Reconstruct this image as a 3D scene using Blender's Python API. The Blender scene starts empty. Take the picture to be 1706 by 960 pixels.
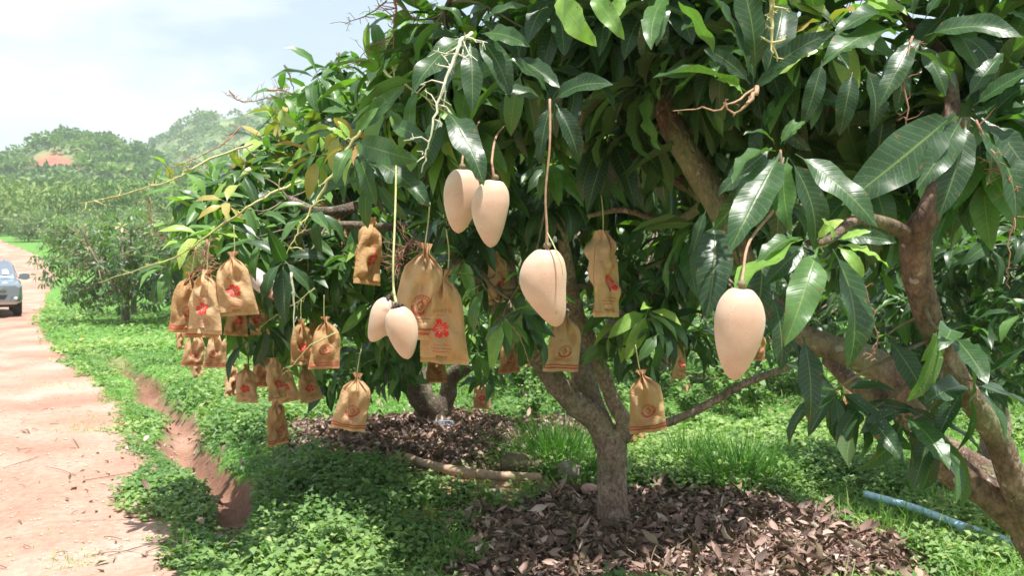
import bpy, math, random
import numpy as np
from mathutils import Vector, Matrix
R = math.radians
rng = np.random.default_rng(7)
random.seed(7)
S = bpy.context.scene
COL = S.collection

# ------------------------------------------------------------------ camera
F = 1477.0                       # focal length in photo pixels
CAMZ = 1.7
PITCH = math.atan(40 / F)
cam_d = bpy.data.cameras.new('camera')
cam = bpy.data.objects.new('camera', cam_d); COL.objects.link(cam)
cam_d.sensor_width = 36; cam_d.lens = 36 * F / 1706
cam_d.clip_start = 0.05; cam_d.clip_end = 5000
cam.location = (0, 0, CAMZ); cam.rotation_euler = (math.pi / 2 - PITCH, 0, 0)
cam_d.dof.use_dof = True; cam_d.dof.focus_distance = 2.6; cam_d.dof.aperture_fstop = 9
S.camera = cam

# ------------------------------------------------------------------ world, sun, exposure
SUN_EL, SUN_AZ = 74, 145         # azimuth clockwise from +Y: behind the camera, to the right
w = bpy.data.worlds.new('World'); S.world = w; w.use_nodes = True
nt = w.node_tree; nt.nodes.clear()
def wn(t, **k):
    n = nt.nodes.new(t)
    for a, b in k.items(): setattr(n, a, b)
    return n
out = wn('ShaderNodeOutputWorld'); bg = wn('ShaderNodeBackground'); bg.inputs[1].default_value = 0.082
sky = wn('ShaderNodeTexSky', sky_type='NISHITA', sun_disc=False)
sky.sun_elevation = R(SUN_EL); sky.sun_rotation = R(SUN_AZ)
sky.air_density = 1.0; sky.dust_density = 2.5; sky.ozone_density = 1.0
tc = wn('ShaderNodeTexCoord'); mp = wn('ShaderNodeMapping'); mp.inputs['Scale'].default_value = (1, 1, 2.6)
mp.inputs['Location'].default_value = (0.35, 0.1, 0.2)
nz = wn('ShaderNodeTexNoise'); nz.inputs['Scale'].default_value = 3.2; nz.inputs['Detail'].default_value = 7; nz.inputs['Roughness'].default_value = 0.55
rp = wn('ShaderNodeValToRGB'); rp.color_ramp.elements[0].position = 0.44; rp.color_ramp.elements[1].position = 0.62
mul = wn('ShaderNodeMath', operation='MULTIPLY'); mul.inputs[1].default_value = 0.85
mx = wn('ShaderNodeMix', data_type='RGBA'); mx.inputs[7].default_value = (6.6, 6.9, 7.2, 1)
nt.links.new(tc.outputs['Generated'], mp.inputs[0]); nt.links.new(mp.outputs[0], nz.inputs['Vector'])
nt.links.new(nz.outputs[0], rp.inputs[0]); nt.links.new(rp.outputs[0], mul.inputs[0]); nt.links.new(mul.outputs[0], mx.inputs[0])
milk = wn('ShaderNodeMix', data_type='RGBA'); milk.inputs[0].default_value = 0.68; milk.inputs[7].default_value = (4.3, 5.3, 6.5, 1)
nt.links.new(sky.outputs[0], milk.inputs[6]); nt.links.new(milk.outputs[2], mx.inputs[6]); nt.links.new(mx.outputs[2], bg.inputs[0]); nt.links.new(bg.outputs[0], out.inputs[0])
sun_d = bpy.data.lights.new('sun', 'SUN'); sun = bpy.data.objects.new('sun', sun_d); COL.objects.link(sun)
sun_d.energy = 5.0; sun_d.angle = R(0.53); sun_d.color = (1, 0.965, 0.91)
az = R(SUN_AZ); el = R(SUN_EL)
sdir = Vector((math.sin(az) * math.cos(el), math.cos(az) * math.cos(el), math.sin(el)))
sun.rotation_euler = sdir.to_track_quat('Z', 'Y').to_euler()
S.view_settings.view_transform = 'Standard'; S.view_settings.look = 'None'
S.view_settings.exposure = 0.98; S.view_settings.gamma = 1
S.cycles.max_bounces = 8; S.cycles.volume_bounces = 2; S.cycles.transparent_max_bounces = 8
S.cycles.sample_clamp_indirect = 6

# ------------------------------------------------------------------ helpers
cp, sp = math.cos(PITCH), math.sin(PITCH)
def P(u, v, d):
    """point seen at photo pixel (u, v) at forward distance d"""
    x = (u - 853) / F; y = -(v - 480) / F
    return np.array([x * d, d * (cp + y * sp), CAMZ + d * (y * cp - sp)])
def proj(p):
    p = np.asarray(p); y = p[..., 1]; z = p[..., 2] - CAMZ
    f = y * cp - z * sp; up = y * sp + z * cp
    f = np.where(np.abs(f) < 1e-6, 1e-6, f)
    return 853 + F * p[..., 0] / f, 480 - F * up / f, f
def hsh(ix, iy, seed=0):
    n = (ix.astype(np.int64) * 374761393 + iy.astype(np.int64) * 668265263 + seed * 1274126177) & 0xffffffff
    n = ((n ^ (n >> 13)) * 1274126177) & 0xffffffff
    return ((n ^ (n >> 16)) & 0xffff) / 65535.0
def vnoise(x, y, seed=0):
    x = np.asarray(x, float); y = np.asarray(y, float)
    ix = np.floor(x); iy = np.floor(y); fx = x - ix; fy = y - iy
    fx = fx * fx * (3 - 2 * fx); fy = fy * fy * (3 - 2 * fy)
    a = hsh(ix, iy, seed); b = hsh(ix + 1, iy, seed); c = hsh(ix, iy + 1, seed); d = hsh(ix + 1, iy + 1, seed)
    return (a + (b - a) * fx) * (1 - fy) + (c + (d - c) * fx) * fy
def fbm(x, y, seed=0, o=4):
    s = 0; a = .5; t = 0
    for k in range(o):
        s = s + a * vnoise(x * 2 ** k, y * 2 ** k, seed + k); t += a; a *= .5
    return s / t
def sstep(a, b, x):
    t = np.clip((np.asarray(x, float) - a) / (b - a), 0, 1); return t * t * (3 - 2 * t)

def mesh_np(name, V, Fc, mats=(), smooth=True, uv=None, tint=None, midx=None):
    V = np.ascontiguousarray(V, dtype=np.float32); Fc = np.ascontiguousarray(Fc, dtype=np.int32)
    m = bpy.data.meshes.new(name); k = Fc.shape[1]; n = len(Fc)
    m.vertices.add(len(V)); m.vertices.foreach_set('co', V.ravel())
    m.loops.add(n * k); m.loops.foreach_set('vertex_index', Fc.ravel())
    m.polygons.add(n); m.polygons.foreach_set('loop_start', np.arange(0, n * k, k, dtype=np.int32))
    m.polygons.foreach_set('loop_total', np.full(n, k, dtype=np.int32))
    if midx is not None: m.polygons.foreach_set('material_index', np.asarray(midx, dtype=np.int32))
    m.update(calc_edges=True)
    m.polygons.foreach_set('use_smooth', np.full(n, smooth, dtype=bool))
    if uv is not None:
        l = m.uv_layers.new(name='UVMap'); l.data.foreach_set('uv', np.asarray(uv, dtype=np.float32)[Fc.ravel()].ravel())
    if tint is not None:
        a = m.attributes.new('tint', 'FLOAT', 'POINT'); a.data.foreach_set('value', np.asarray(tint, dtype=np.float32))
    for mt in mats: m.materials.append(mt)
    return m
def link(name, data, parent=None, loc=None, rot=None, scale=None, kind=None):
    o = bpy.data.objects.new(name, data); COL.objects.link(o)
    if parent is not None: o.parent = parent
    if loc is not None: o.location = loc
    if rot is not None: o.rotation_euler = rot
    if scale is not None: o.scale = scale if hasattr(scale, '__len__') else (scale,) * 3
    if kind: o['kind'] = kind
    return o
def tag(o, label=None, cat=None, group=None, kind=None):
    if label: o['label'] = label
    if cat: o['category'] = cat
    if group: o['group'] = group
    if kind: o['kind'] = kind
    return o
def thing(name, label, cat, loc=(0, 0, 0), rot=(0, 0, 0), group=None):
    o = link(name, None, loc=loc, rot=rot); o.empty_display_size = .1
    return tag(o, label, cat, group)
class Geo:
    """collects quads (tris as degenerate-free quads are padded with their own list)"""
    def __init__(s): s.v = []; s.f = []; s.uv = []; s.n = 0
    def add(s, V, Fc, uv=None):
        V = np.asarray(V, float); s.v.append(V); s.f.append(np.asarray(Fc) + s.n); s.n += len(V)
        s.uv.append(np.zeros((len(V), 2)) if uv is None else uv)
    def mesh(s, name, mat, smooth=True, tint=None):
        return mesh_np(name, np.concatenate(s.v), np.concatenate(s.f), [mat] if mat else [], smooth, uv=np.concatenate(s.uv), tint=tint)
def grid_faces(nu, nv, closed=False):
    """verts indexed i*nv + j"""
    i = np.arange(nu - 1)[:, None]; jn = nv if closed else nv - 1; j = np.arange(jn)[None, :]; j2 = (j + 1) % nv
    return np.stack([i * nv + j, i * nv + j2, (i + 1) * nv + j2, (i + 1) * nv + j], -1).reshape(-1, 4)
def catmull(pts, sub):
    pts = np.asarray(pts, float)
    if len(pts) < 3 : 
        t = np.linspace(0, 1, sub + 1)[:, None]; return pts[0] * (1 - t) + pts[-1] * t
    q = np.vstack([2 * pts[0] - pts[1], pts, 2 * pts[-1] - pts[-2]]); o = []
    for i in range(1, len(q) - 2):
        for k in range(sub):
            t = k / sub; a, b, c, d = q[i - 1], q[i], q[i + 1], q[i + 2]
            o.append(.5 * ((2 * b) + (-a + c) * t + (2 * a - 5 * b + 4 * c - d) * t * t + (-a + 3 * b - 3 * c + d) * t ** 3))
    o.append(q[-2]); return np.array(o)
def tube(geo, pts, sides=8, rough=0.0, cap=True, seed=0):
    """pts: (n,4) xyz + radius"""
    pts = np.asarray(pts, float); n = len(pts); c = pts[:, :3]; r = pts[:, 3]
    T = np.gradient(c, axis=0); T /= np.linalg.norm(T, axis=1)[:, None] + 1e-9
    up = np.array([0, 0, 1.]) if abs(T[0, 2]) < .9 else np.array([0, 1., 0])
    A = np.zeros_like(T); a = np.cross(T[0], up); a /= np.linalg.norm(a); A[0] = a
    for i in range(1, n):
        a = A[i - 1] - T[i] * (A[i - 1] @ T[i]); A[i] = a / (np.linalg.norm(a) + 1e-9)
    B = np.cross(T, A); th = np.linspace(0, 2 * math.pi, sides, endpoint=False)
    rr = np.repeat(r[:, None], sides, 1)
    if rough:
        L = np.concatenate([[0], np.cumsum(np.linalg.norm(np.diff(c, axis=0), axis=1))])
        ph = th[None, :] / (2 * math.pi)
        nn = fbm(np.cos(th)[None, :] * 1.6 + 9 + 0 * L[:, None], np.sin(th)[None, :] * 1.6 + L[:, None] * 9 + seed * 3.1, seed, 3) - .5
        n2 = fbm(np.cos(th)[None, :] * 5 + 9 + 0 * L[:, None], L[:, None] * 24 + np.sin(th)[None, :] * 5, seed + 5, 2) - .5
        rr = rr * (1 + rough * nn * 2 + rough * .6 * n2)
    V = c[:, None, :] + rr[..., None] * (np.cos(th)[None, :, None] * A[:, None, :] + np.sin(th)[None, :, None] * B[:, None, :])
    V = V.reshape(-1, 3); Fc = grid_faces(n, sides, True)[:, ::-1]
    L = np.concatenate([[0], np.cumsum(np.linalg.norm(np.diff(c, axis=0), axis=1))])
    uv = np.stack([np.repeat(np.arange(sides)[None, :] / sides, n, 0), np.repeat(L[:, None], sides, 1)], -1).reshape(-1, 2)
    if cap:
        V = np.vstack([V, c[0] - T[0] * r[0] * .3, c[-1] + T[-1] * r[-1] * .6]); k = n * sides
        uv = np.vstack([uv, uv[0], uv[-1]])
        caps = []
        for j in range(0, sides, 2):
            caps.append([k, j, (j + 1) % sides, (j + 2) % sides])
            b = (n - 1) * sides; caps.append([k + 1, b + (j + 2) % sides, b + (j + 1) % sides, b + j])
        Fc = np.vstack([Fc, caps])
    geo.add(V, Fc, uv)

# ------------------------------------------------------------------ materials
def mat(name):
    m = bpy.data.materials.new(name); m.use_nodes = True
    nt = m.node_tree; b = nt.nodes['Principled BSDF']
    def N(t, ins=None, **k):
        n = nt.nodes.new(t)
        for a, c in k.items(): setattr(n, a, c)
        if ins:
            for a, c in ins.items(): 
                if isinstance(c, bpy.types.NodeSocket): nt.links.new(c, n.inputs[a])
                else: n.inputs[a].default_value = c
        return n
    return m, nt, b, N
def ramp(N, src, stops, interp='LINEAR'):
    n = N('ShaderNodeValToRGB', {0: src}); cr = n.color_ramp; cr.interpolation = interp
    while len(cr.elements) < len(stops): cr.elements.new(.5)
    for e, (p, c) in zip(cr.elements, stops): e.position = p; e.color = (*c, 1) if len(c) == 3 else c
    return n.outputs[0]
def mixc(N, f, a, b, mode='MIX'):
    n = N('ShaderNodeMix', data_type='RGBA', blend_type=mode)
    nt = n.id_data
    for i, c in ((0, f), (6, a), (7, b)):
        if isinstance(c, bpy.types.NodeSocket): nt.links.new(c, n.inputs[i])
        elif isinstance(c, (int, float)): n.inputs[i].default_value = c
        else: n.inputs[i].default_value = (*c, 1)
    return n.outputs[2]
def math_(N, op, a, b=None, c=None, clamp=False):
    n = N('ShaderNodeMath', operation=op, use_clamp=clamp); nt = n.id_data
    for i, x in enumerate((a, b, c)):
        if x is None: continue
        if isinstance(x, bpy.types.NodeSocket): nt.links.new(x, n.inputs[i])
        else: n.inputs[i].default_value = x
    return n.outputs[0]

def leaf_material(name, stops, trans=.28, veins=True, rough=.36, dust=.12, transcol=(1.6, 2.6, .5)):
    m, nt, b, N = mat(name)
    at = N('ShaderNodeAttribute', attribute_name='tint').outputs['Fac']
    oi = N('ShaderNodeObjectInfo').outputs['Random']
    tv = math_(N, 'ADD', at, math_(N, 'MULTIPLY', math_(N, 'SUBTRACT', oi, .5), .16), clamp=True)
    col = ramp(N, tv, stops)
    tcn = N('ShaderNodeTexCoord')
    nzz = N('ShaderNodeTexNoise', {'Vector': tcn.outputs['Object'], 'Scale': 9.0, 'Detail': 3.0}).outputs[0]
    col = mixc(N, .45, col, ramp(N, nzz, [(.3, (.45, .5, .45)), (.7, (1.25, 1.2, 1.1))]), 'MULTIPLY')
    bump_h = None
    if veins:
        uvn = N('ShaderNodeUVMap', uv_map='UVMap'); sx = N('ShaderNodeSeparateXYZ', {0: uvn.outputs[0]})
        ax = math_(N, 'ABSOLUTE', math_(N, 'SUBTRACT', sx.outputs[0], .5))
        rib = math_(N, 'LESS_THAN', ax, .030)
        ribs = math_(N, 'SUBTRACT', 1.0, math_(N, 'MULTIPLY', ax, 26.0, clamp=True), clamp=True)
        ph = math_(N, 'SUBTRACT', math_(N, 'MULTIPLY', sx.outputs[1], 17.0), math_(N, 'MULTIPLY', ax, 3.0))
        fr = math_(N, 'ABSOLUTE', math_(N, 'SUBTRACT', math_(N, 'FRACT', ph), .5))
        lat = math_(N, 'SUBTRACT', 1.0, math_(N, 'MULTIPLY', fr, 9.0), clamp=True)
        vein = math_(N, 'MAXIMUM', ribs, math_(N, 'MULTIPLY', lat, .38))
        veincol = mixc(N, .55, col, (.28, .36, .08))
        col = mixc(N, math_(N, 'MULTIPLY', vein, .8), col, veincol)
        bump_h = math_(N, 'ADD', vein, math_(N, 'MULTIPLY', fr, .8))
        # dried leaf tips and scorched margins on some leaves
        dn = N('ShaderNodeTexNoise', {'Vector': tcn.outputs['Object'], 'Scale': 14.0, 'Detail': 2.0}).outputs[0]
        edge = math_(N, 'MULTIPLY', math_(N, 'GREATER_THAN', math_(N, 'ADD', math_(N, 'MULTIPLY', ax, .25), dn), .80), .8)
        col = mixc(N, edge, col, (.16, .075, .03))
    if dust:
        n2 = N('ShaderNodeTexNoise', {'Vector': tcn.outputs['Object'], 'Scale': 170.0, 'Detail': 2.0}).outputs[0]
        n3 = N('ShaderNodeTexNoise', {'Vector': tcn.outputs['Object'], 'Scale': 3.0, 'Detail': 1.0}).outputs[0]
        dd = math_(N, 'MULTIPLY', math_(N, 'GREATER_THAN', math_(N, 'ADD', n2, math_(N, 'MULTIPLY', n3, .3)), .86), .5)
        col = mixc(N, math_(N, 'ADD', dd, dust * .5, clamp=True), col, (.42, .45, .40))
    geo = N('ShaderNodeNewGeometry')
    col = mixc(N, math_(N, 'MULTIPLY', geo.outputs['Backfacing'], .5), col, mixc(N, .5, col, (.16, .22, .07)))
    nt.links.new(col, b.inputs['Base Color'])
    b.inputs['Roughness'].default_value = rough
    b.inputs['Specular IOR Level'].default_value = .42 if veins else .35
    rr = math_(N, 'ADD', math_(N, 'MULTIPLY', nzz, .25), rough - .10)
    rr = math_(N, 'ADD', rr, math_(N, 'MULTIPLY', geo.outputs['Backfacing'], .3))
    nt.links.new(rr, b.inputs['Roughness'])
    if bump_h is not None:
        bm_ = N('ShaderNodeBump', {'Height': bump_h, 'Strength': .20, 'Distance': .002})
        nt.links.new(bm_.outputs[0], b.inputs['Normal'])
    tr = N('ShaderNodeBsdfTranslucent')
    nt.links.new(mixc(N, 1.0, col, transcol, 'MULTIPLY'), tr.inputs[0])
    mx = N('ShaderNodeMixShader', {0: trans}); nt.links.new(b.outputs[0], mx.inputs[1]); nt.links.new(tr.outputs[0], mx.inputs[2])
    nt.links.new(mx.outputs[0], nt.nodes['Material Output'].inputs[0])
    return m
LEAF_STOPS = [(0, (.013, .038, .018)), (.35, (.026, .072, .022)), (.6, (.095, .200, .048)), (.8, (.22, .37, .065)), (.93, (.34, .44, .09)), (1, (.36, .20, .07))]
M_leaf = leaf_material('mango_leaf', LEAF_STOPS, trans=.20, rough=.33, dust=.03)
M_leaf_far = leaf_material('mango_leaf_far', [(0, (.028, .065, .024)), (.45, (.07, .13, .045)), (.8, (.19, .25, .08)), (1, (.36, .31, .14))], veins=False, dust=.2, trans=.28)
M_weed = leaf_material('weed_leaf', [(0, (.050, .12, .040)), (.5, (.150, .265, .088)), (.85, (.28, .39, .14)), (1, (.38, .42, .17))], veins=False, dust=0, trans=.30, rough=.5, transcol=(1.5, 1.9, .7))
M_grass = leaf_material('grass_blade', [(0, (.045, .13, .025)), (.5, (.15, .29, .06)), (.85, (.28, .40, .12)), (1, (.46, .42, .22))], veins=False, dust=0, trans=.3, rough=.5)
M_hillveg = leaf_material('hill_foliage', [(0, (.030, .070, .038)), (.45, (.070, .135, .055)), (.8, (.16, .24, .075)), (1, (.25, .30, .12))], veins=False, dust=0, trans=.2, rough=.7)
M_dead = leaf_material('dead_leaf', [(0, (.055, .032, .027)), (.3, (.18, .105, .085)), (.65, (.38, .25, .205)), (1, (.64, .52, .47))], veins=False, dust=0, trans=.05, rough=.6, transcol=(1.3, 1, .7))

def bark_material(name, a, b_, c, moss=.0):
    m, nt, b, N = mat(name)
    tcn = N('ShaderNodeTexCoord').outputs['Object']
    n1 = N('ShaderNodeTexNoise', {'Vector': tcn, 'Scale': 7.0, 'Detail': 5.0}).outputs[0]
    mp = N('ShaderNodeMapping', {0: tcn}); mp.inputs['Scale'].default_value = (46, 46, 26)
    n2 = N('ShaderNodeTexNoise', {'Vector': mp.outputs[0], 'Scale': 1.0, 'Detail': 6.0, 'Roughness': .65}).outputs[0]
    vo = N('ShaderNodeTexVoronoi', {'Vector': N('ShaderNodeMix', {0: .12, 4: mp.outputs[0]}, data_type='VECTOR').outputs[1] if False else mp.outputs[0], 'Scale': 1.1}, feature='DISTANCE_TO_EDGE').outputs['Distance']
    col = ramp(N, n1, [(.3, a), (.55, b_), (.75, c)])
    col = mixc(N, .9, col, ramp(N, n2, [(.32, (.30, .27, .25)), (.62, (1.3, 1.25, 1.2))]), 'MULTIPLY')
    col = mixc(N, .45, col, ramp(N, vo, [(0, (.35, .32, .3)), (.12, (1, 1, 1))]), 'MULTIPLY')
    spk = math_(N, 'GREATER_THAN', N('ShaderNodeTexNoise', {'Vector': tcn, 'Scale': 28.0, 'Detail': 2.0}).outputs[0], .68)
    col = mixc(N, math_(N, 'MULTIPLY', spk, .5), col, (.40, .38, .33))
    if moss:
        nm = N('ShaderNodeTexNoise', {'Vector': tcn, 'Scale': 5.0, 'Detail': 4.0}).outputs[0]
        col = mixc(N, math_(N, 'MULTIPLY', ramp(N, nm, [(.45, (0, 0, 0)), (.65, (1, 1, 1))]), moss), col, (.20, .22, .10))
    nt.links.new(col, b.inputs['Base Color']); b.inputs['Roughness'].default_value = .85
    h = math_(N, 'ADD', n2, math_(N, 'MULTIPLY', vo, 1.2))
    bm_ = N('ShaderNodeBump', {'Height': h, 'Strength': 1.0, 'Distance': .010}); nt.links.new(bm_.outputs[0], b.inputs['Normal'])
    return m
M_bark = bark_material('bark_grey', (.185, .135, .105), (.32, .23, .18), (.44, .345, .275), .35)
M_bark_red = bark_material('bark_reddish', (.10, .064, .046), (.175, .112, .078), (.27, .20, .145), .55)
M_bark_shaded = bark_material('bark_shaded', (.085, .062, .048), (.15, .11, .085), (.24, .185, .145), .3)  # darker bark copy: the shade on the rear left tree is put into its colour
def simple(name, col, rough=.6, metal=0, noise=0, nscale=20, spec=.5, coat=0):
    m, nt, b, N = mat(name)
    if noise:
        tcn = N('ShaderNodeTexCoord').outputs['Object']
        n1 = N('ShaderNodeTexNoise', {'Vector': tcn, 'Scale': float(nscale), 'Detail': 5.0}).outputs[0]
        c = mixc(N, 1.0, (*col,), ramp(N, n1, [(.3, (1 - noise,) * 3), (.7, (1 + noise,) * 3)]), 'MULTIPLY')
        nt.links.new(c, b.inputs['Base Color'])
        bm_ = N('ShaderNodeBump', {'Height': n1, 'Strength': .3, 'Distance': .003}); nt.links.new(bm_.outputs[0], b.inputs['Normal'])
    else: b.inputs['Base Color'].default_value = (*col, 1)
    b.inputs['Roughness'].default_value = rough; b.inputs['Metallic'].default_value = metal
    b.inputs['Specular IOR Level'].default_value = spec; b.inputs['Coat Weight'].default_value = coat
    return m
M_twig = simple('twig_bark', (.15, .12, .07), .8, noise=.4, nscale=40)
M_stalk_green = simple('green_stalk', (.36, .36, .15), .6, noise=.3, nscale=60)
M_stalk_brown = simple('brown_stalk', (.34, .20, .12), .7, noise=.35, nscale=60)
M_panicle = simple('dry_panicle', (.30, .15, .10), .8, noise=.3)

# ------------------------------------------------------------------ terrain
RE = np.array([[-40, 27], [0, 2.4], [3, -.6], [4.87, -1.75], [6.4, -2.7], [7.85, -3.35], [10, -4.5], [13.9, -6.8], [19.3, -10.2], [25, -13.5], [29.5, -15.9], [36, -19], [42, -22.2], [60, -31], [80, -43], [110, -64], [400, -290]])
DI = np.array([[3.5, -.95], [4.6, -1.28], [5.5, -1.66], [7.2, -2.50], [10, -3.85], [13.2, -5.55], [16.7, -7.7], [18.6, -9.0], [22, -11.3]])
def road_edge(y): return np.interp(y, RE[:, 0], RE[:, 1])
def ditch_x(y): return np.interp(y, DI[:, 0], DI[:, 1]) + .09 * np.sin(np.asarray(y) * 2.1) 
def ditch_amp(y): return sstep(4.7, 6.2, y) * (1 - sstep(13.0, 19, y)) 
def ditch_w(y): return np.interp(y, [4, 5.5, 7.2, 9, 13, 18], [.06, .14, .20, .21, .19, .24])
MULCH = [((1020, 880), 5.75, 1.55, 1.15), ((735, 725), 8.9, 1.75, 1.05), ((1300, 880), 5.6, 1.1, .75)]
def mulch_mask(x, y):
    m = np.zeros(np.shape(x)); wob = (fbm(np.asarray(x) * 1.6, np.asarray(y) * 1.6, 41) - .5) * 1.15 + (fbm(np.asarray(x) * 6, np.asarray(y) * 6, 42) - .5) * .35
    for (cx, cy, rx, ry) in ((.78, 5.55, 1.5, 1.0), (-.6, 8.6, 1.7, 1.5), (1.30, 5.0, .85, .75), (.35, 4.9, .8, .6)):
        q = np.sqrt(((x - cx) / rx) ** 2 + ((y - cy) / ry) ** 2) + wob
        m = np.maximum(m, 1 - sstep(.78, 1.08, q))
    return m
def base_h(x, y):
    x = np.asarray(x, float); y = np.asarray(y, float)
    h = (fbm(x * .5, y * .5, 3) - .5) * .07 * sstep(1, 6, np.hypot(x, y)) + (fbm(x * 3, y * 3, 5) - .5) * .035
    h = h * (1 - sstep(60, 120, y)) 
    rd = x - road_edge(y)                       # >0 on the verge
    h = h * (1 - .75 * (1 - sstep(-.4, .3, rd)))
    dd = (x - ditch_x(y)) / ditch_w(y)
    h = h - .24 * ditch_amp(y) * np.exp(-np.abs(dd) ** 3.2) * (1 + .35 * (fbm(x * 5, y * 5, 8) - .5))
    near = np.exp(-np.abs(dd / 1.8) ** 4) * ditch_amp(y); h = h + near * ((fbm(x * 9, y * 9, 91) - .5) * .09 + (fbm(x * 22, y * 22, 92) - .5) * .04)
    h = h + .06 * sstep(1.0, 2.4, dd) * (1 - sstep(3, 8, dd)) * ditch_amp(y)
    m = mulch_mask(x, y); h = h + .015 * m
    for rk in (-1.0, -2.75): h = h - .035 * np.exp(-((rd - rk - .12 * np.sin(y * .8)) / .20) ** 2) * (y > 0) * (1 - sstep(30, 45, y)) * (.6 + .8 * fbm(x * 1.5, y * 1.5, 66))
    # gentle rise of the orchard beyond the bend, then the hills
    h = h + .078 * 45 * (np.logaddexp(0, (y - 48) / 7.) * 7 / 45.)
    return h
R1 = np.array([[-900, 300], [-400, 262], [0, 243], [60, 214], [130, 207], [200, 212], [240, 228], [300, 262], [400, 320], [700, 400], [3000, 400]])
R2 = np.array([[-900, 420], [60, 330], [130, 262], [200, 238], [300, 192], [430, 158], [560, 120], [700, 92], [900, 80], [1300, 100], [2000, 190], [3000, 300]])
def hills(x, y):
    y = np.maximum(np.asarray(y, float), 1); u = 853 + F * np.asarray(x) / y
    bump = (fbm(np.asarray(x) / 28., y / 28., 21) - .5)
    z1 = (440 - np.interp(u, R1[:, 0], R1[:, 1])) / F * 310 - 7
    z2 = (440 - np.interp(u, R2[:, 0], R2[:, 1])) / F * 520 - 9
    p1 = sstep(140, 310, y) * (1 - .75 * sstep(320, 460, y)); p2 = sstep(270, 520, y) * (1 - .5 * sstep(540, 900, y))
    a = z1 * p1 ** 1.2 + bump * 9 * p1; b = z2 * p2 ** 1.1 + bump * 16 * p2
    return a, b
def H(x, y):
    g = base_h(x, np.minimum(y, 135)); a, b = hills(x, y)
    s = sstep(130, 260, y)
    return np.where(y > 130, np.maximum(np.maximum(g, a), b), g)

angs = np.concatenate([np.linspace(-180, -46, 24, endpoint=False), np.linspace(-46, -40, 10, endpoint=False), np.linspace(-40, 40, 270), np.linspace(40.6, 46, 9), np.linspace(50, 180, 24, endpoint=False)])
rad = [.3]
while rad[-1] < 26: rad.append(rad[-1] * (1.03 if rad[-1] < 2.5 else 1.0085))
while rad[-1] < 640: rad.append(rad[-1] * 1.024)
rad = np.array(rad)
Rr, Aa = np.meshgrid(rad, np.radians(angs), indexing='ij')
GX = Rr * np.sin(Aa); GY = Rr * np.cos(Aa); GZ = H(GX, GY)
def ground_z(x, y): return float(H(np.array([x]), np.array([y]))[0])
def gp(u, v, dz=0):
    """ground point seen at pixel (u, v)"""
    d = 3.0
    for _ in range(60):
        p = P(u, v, d); gz = ground_z(p[0], p[1]); dd = (p[2] - gz - dz)
        if abs(dd) < .002: break
        d += dd * 2.2
    return p
CLEAR = [(*gp(u_, v_)[:2], r_) for u_, v_, r_ in [(690, 772, .22), (730, 788, .24), (780, 798, .24), (830, 804, .24), (880, 806, .24), (905, 818, .14), (950, 810, .2), (982, 828, .16), (826, 834, .16), (875, 808, .14), (700, 806, .25), (760, 816, .25), (820, 822, .2), (690, 870, .22), (735, 855, .2), (650, 845, .12), (1160, 770, .2)]]
def cover(x, y):
    """1 where weeds grow, 0 on bare soil"""
    x = np.asarray(x, float); y = np.asarray(y, float)
    n = fbm(x * 1.3, y * 1.3, 31); n2 = fbm(x * 5, y * 5, 33)
    c = sstep(-.10, .15, x - road_edge(y) + (n - .5) * .6 + (n2 - .5) * .35)
    dd = np.abs(x - ditch_x(y)) / ditch_w(y) + (n2 - .5) * .9
    c = c * (1 - ditch_amp(y) * (1 - sstep(.85, 1.25, dd)))
    c = c * (1 - mulch_mask(x, y))
    bare = sstep(.60, .72, fbm(x * .9 + 3, y * .9, 37)) * (1 - sstep(12, 16, y)) * .75 * (x > -1.3)
    c = c * (1 - bare)
    for (px_, py_, pr_) in CLEAR: c = c * (1 - np.exp(-(((x - px_) ** 2 + (y - py_) ** 2) / pr_ ** 2) ** 2))
    wide = x < road_edge(y) - 5.6
    c = np.where(wide & (x < road_edge(y) - 5.6), 1.0, c)
    return c
CV = cover(GX, GY)
nA = len(angs); Fq = grid_faces(len(rad), nA, True)
cx = GX.ravel()[Fq].mean(1); cy = GY.ravel()[Fq].mean(1)
rdx = cx - road_edge(cy)
is_road = (rdx < .1) & (rdx > -5.6) & (cy < 130) & (cy > -40)
is_hill = (cy > 150)
is_ditch = (np.abs(cx - ditch_x(cy)) < ditch_w(cy) * 1.15) & (cy > 4.6) & (cy < 18)
is_ditch &= ~is_road
lab = np.where(is_hill, 3, np.where(is_road, 1, np.where(is_ditch, 2, 0)))
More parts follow.
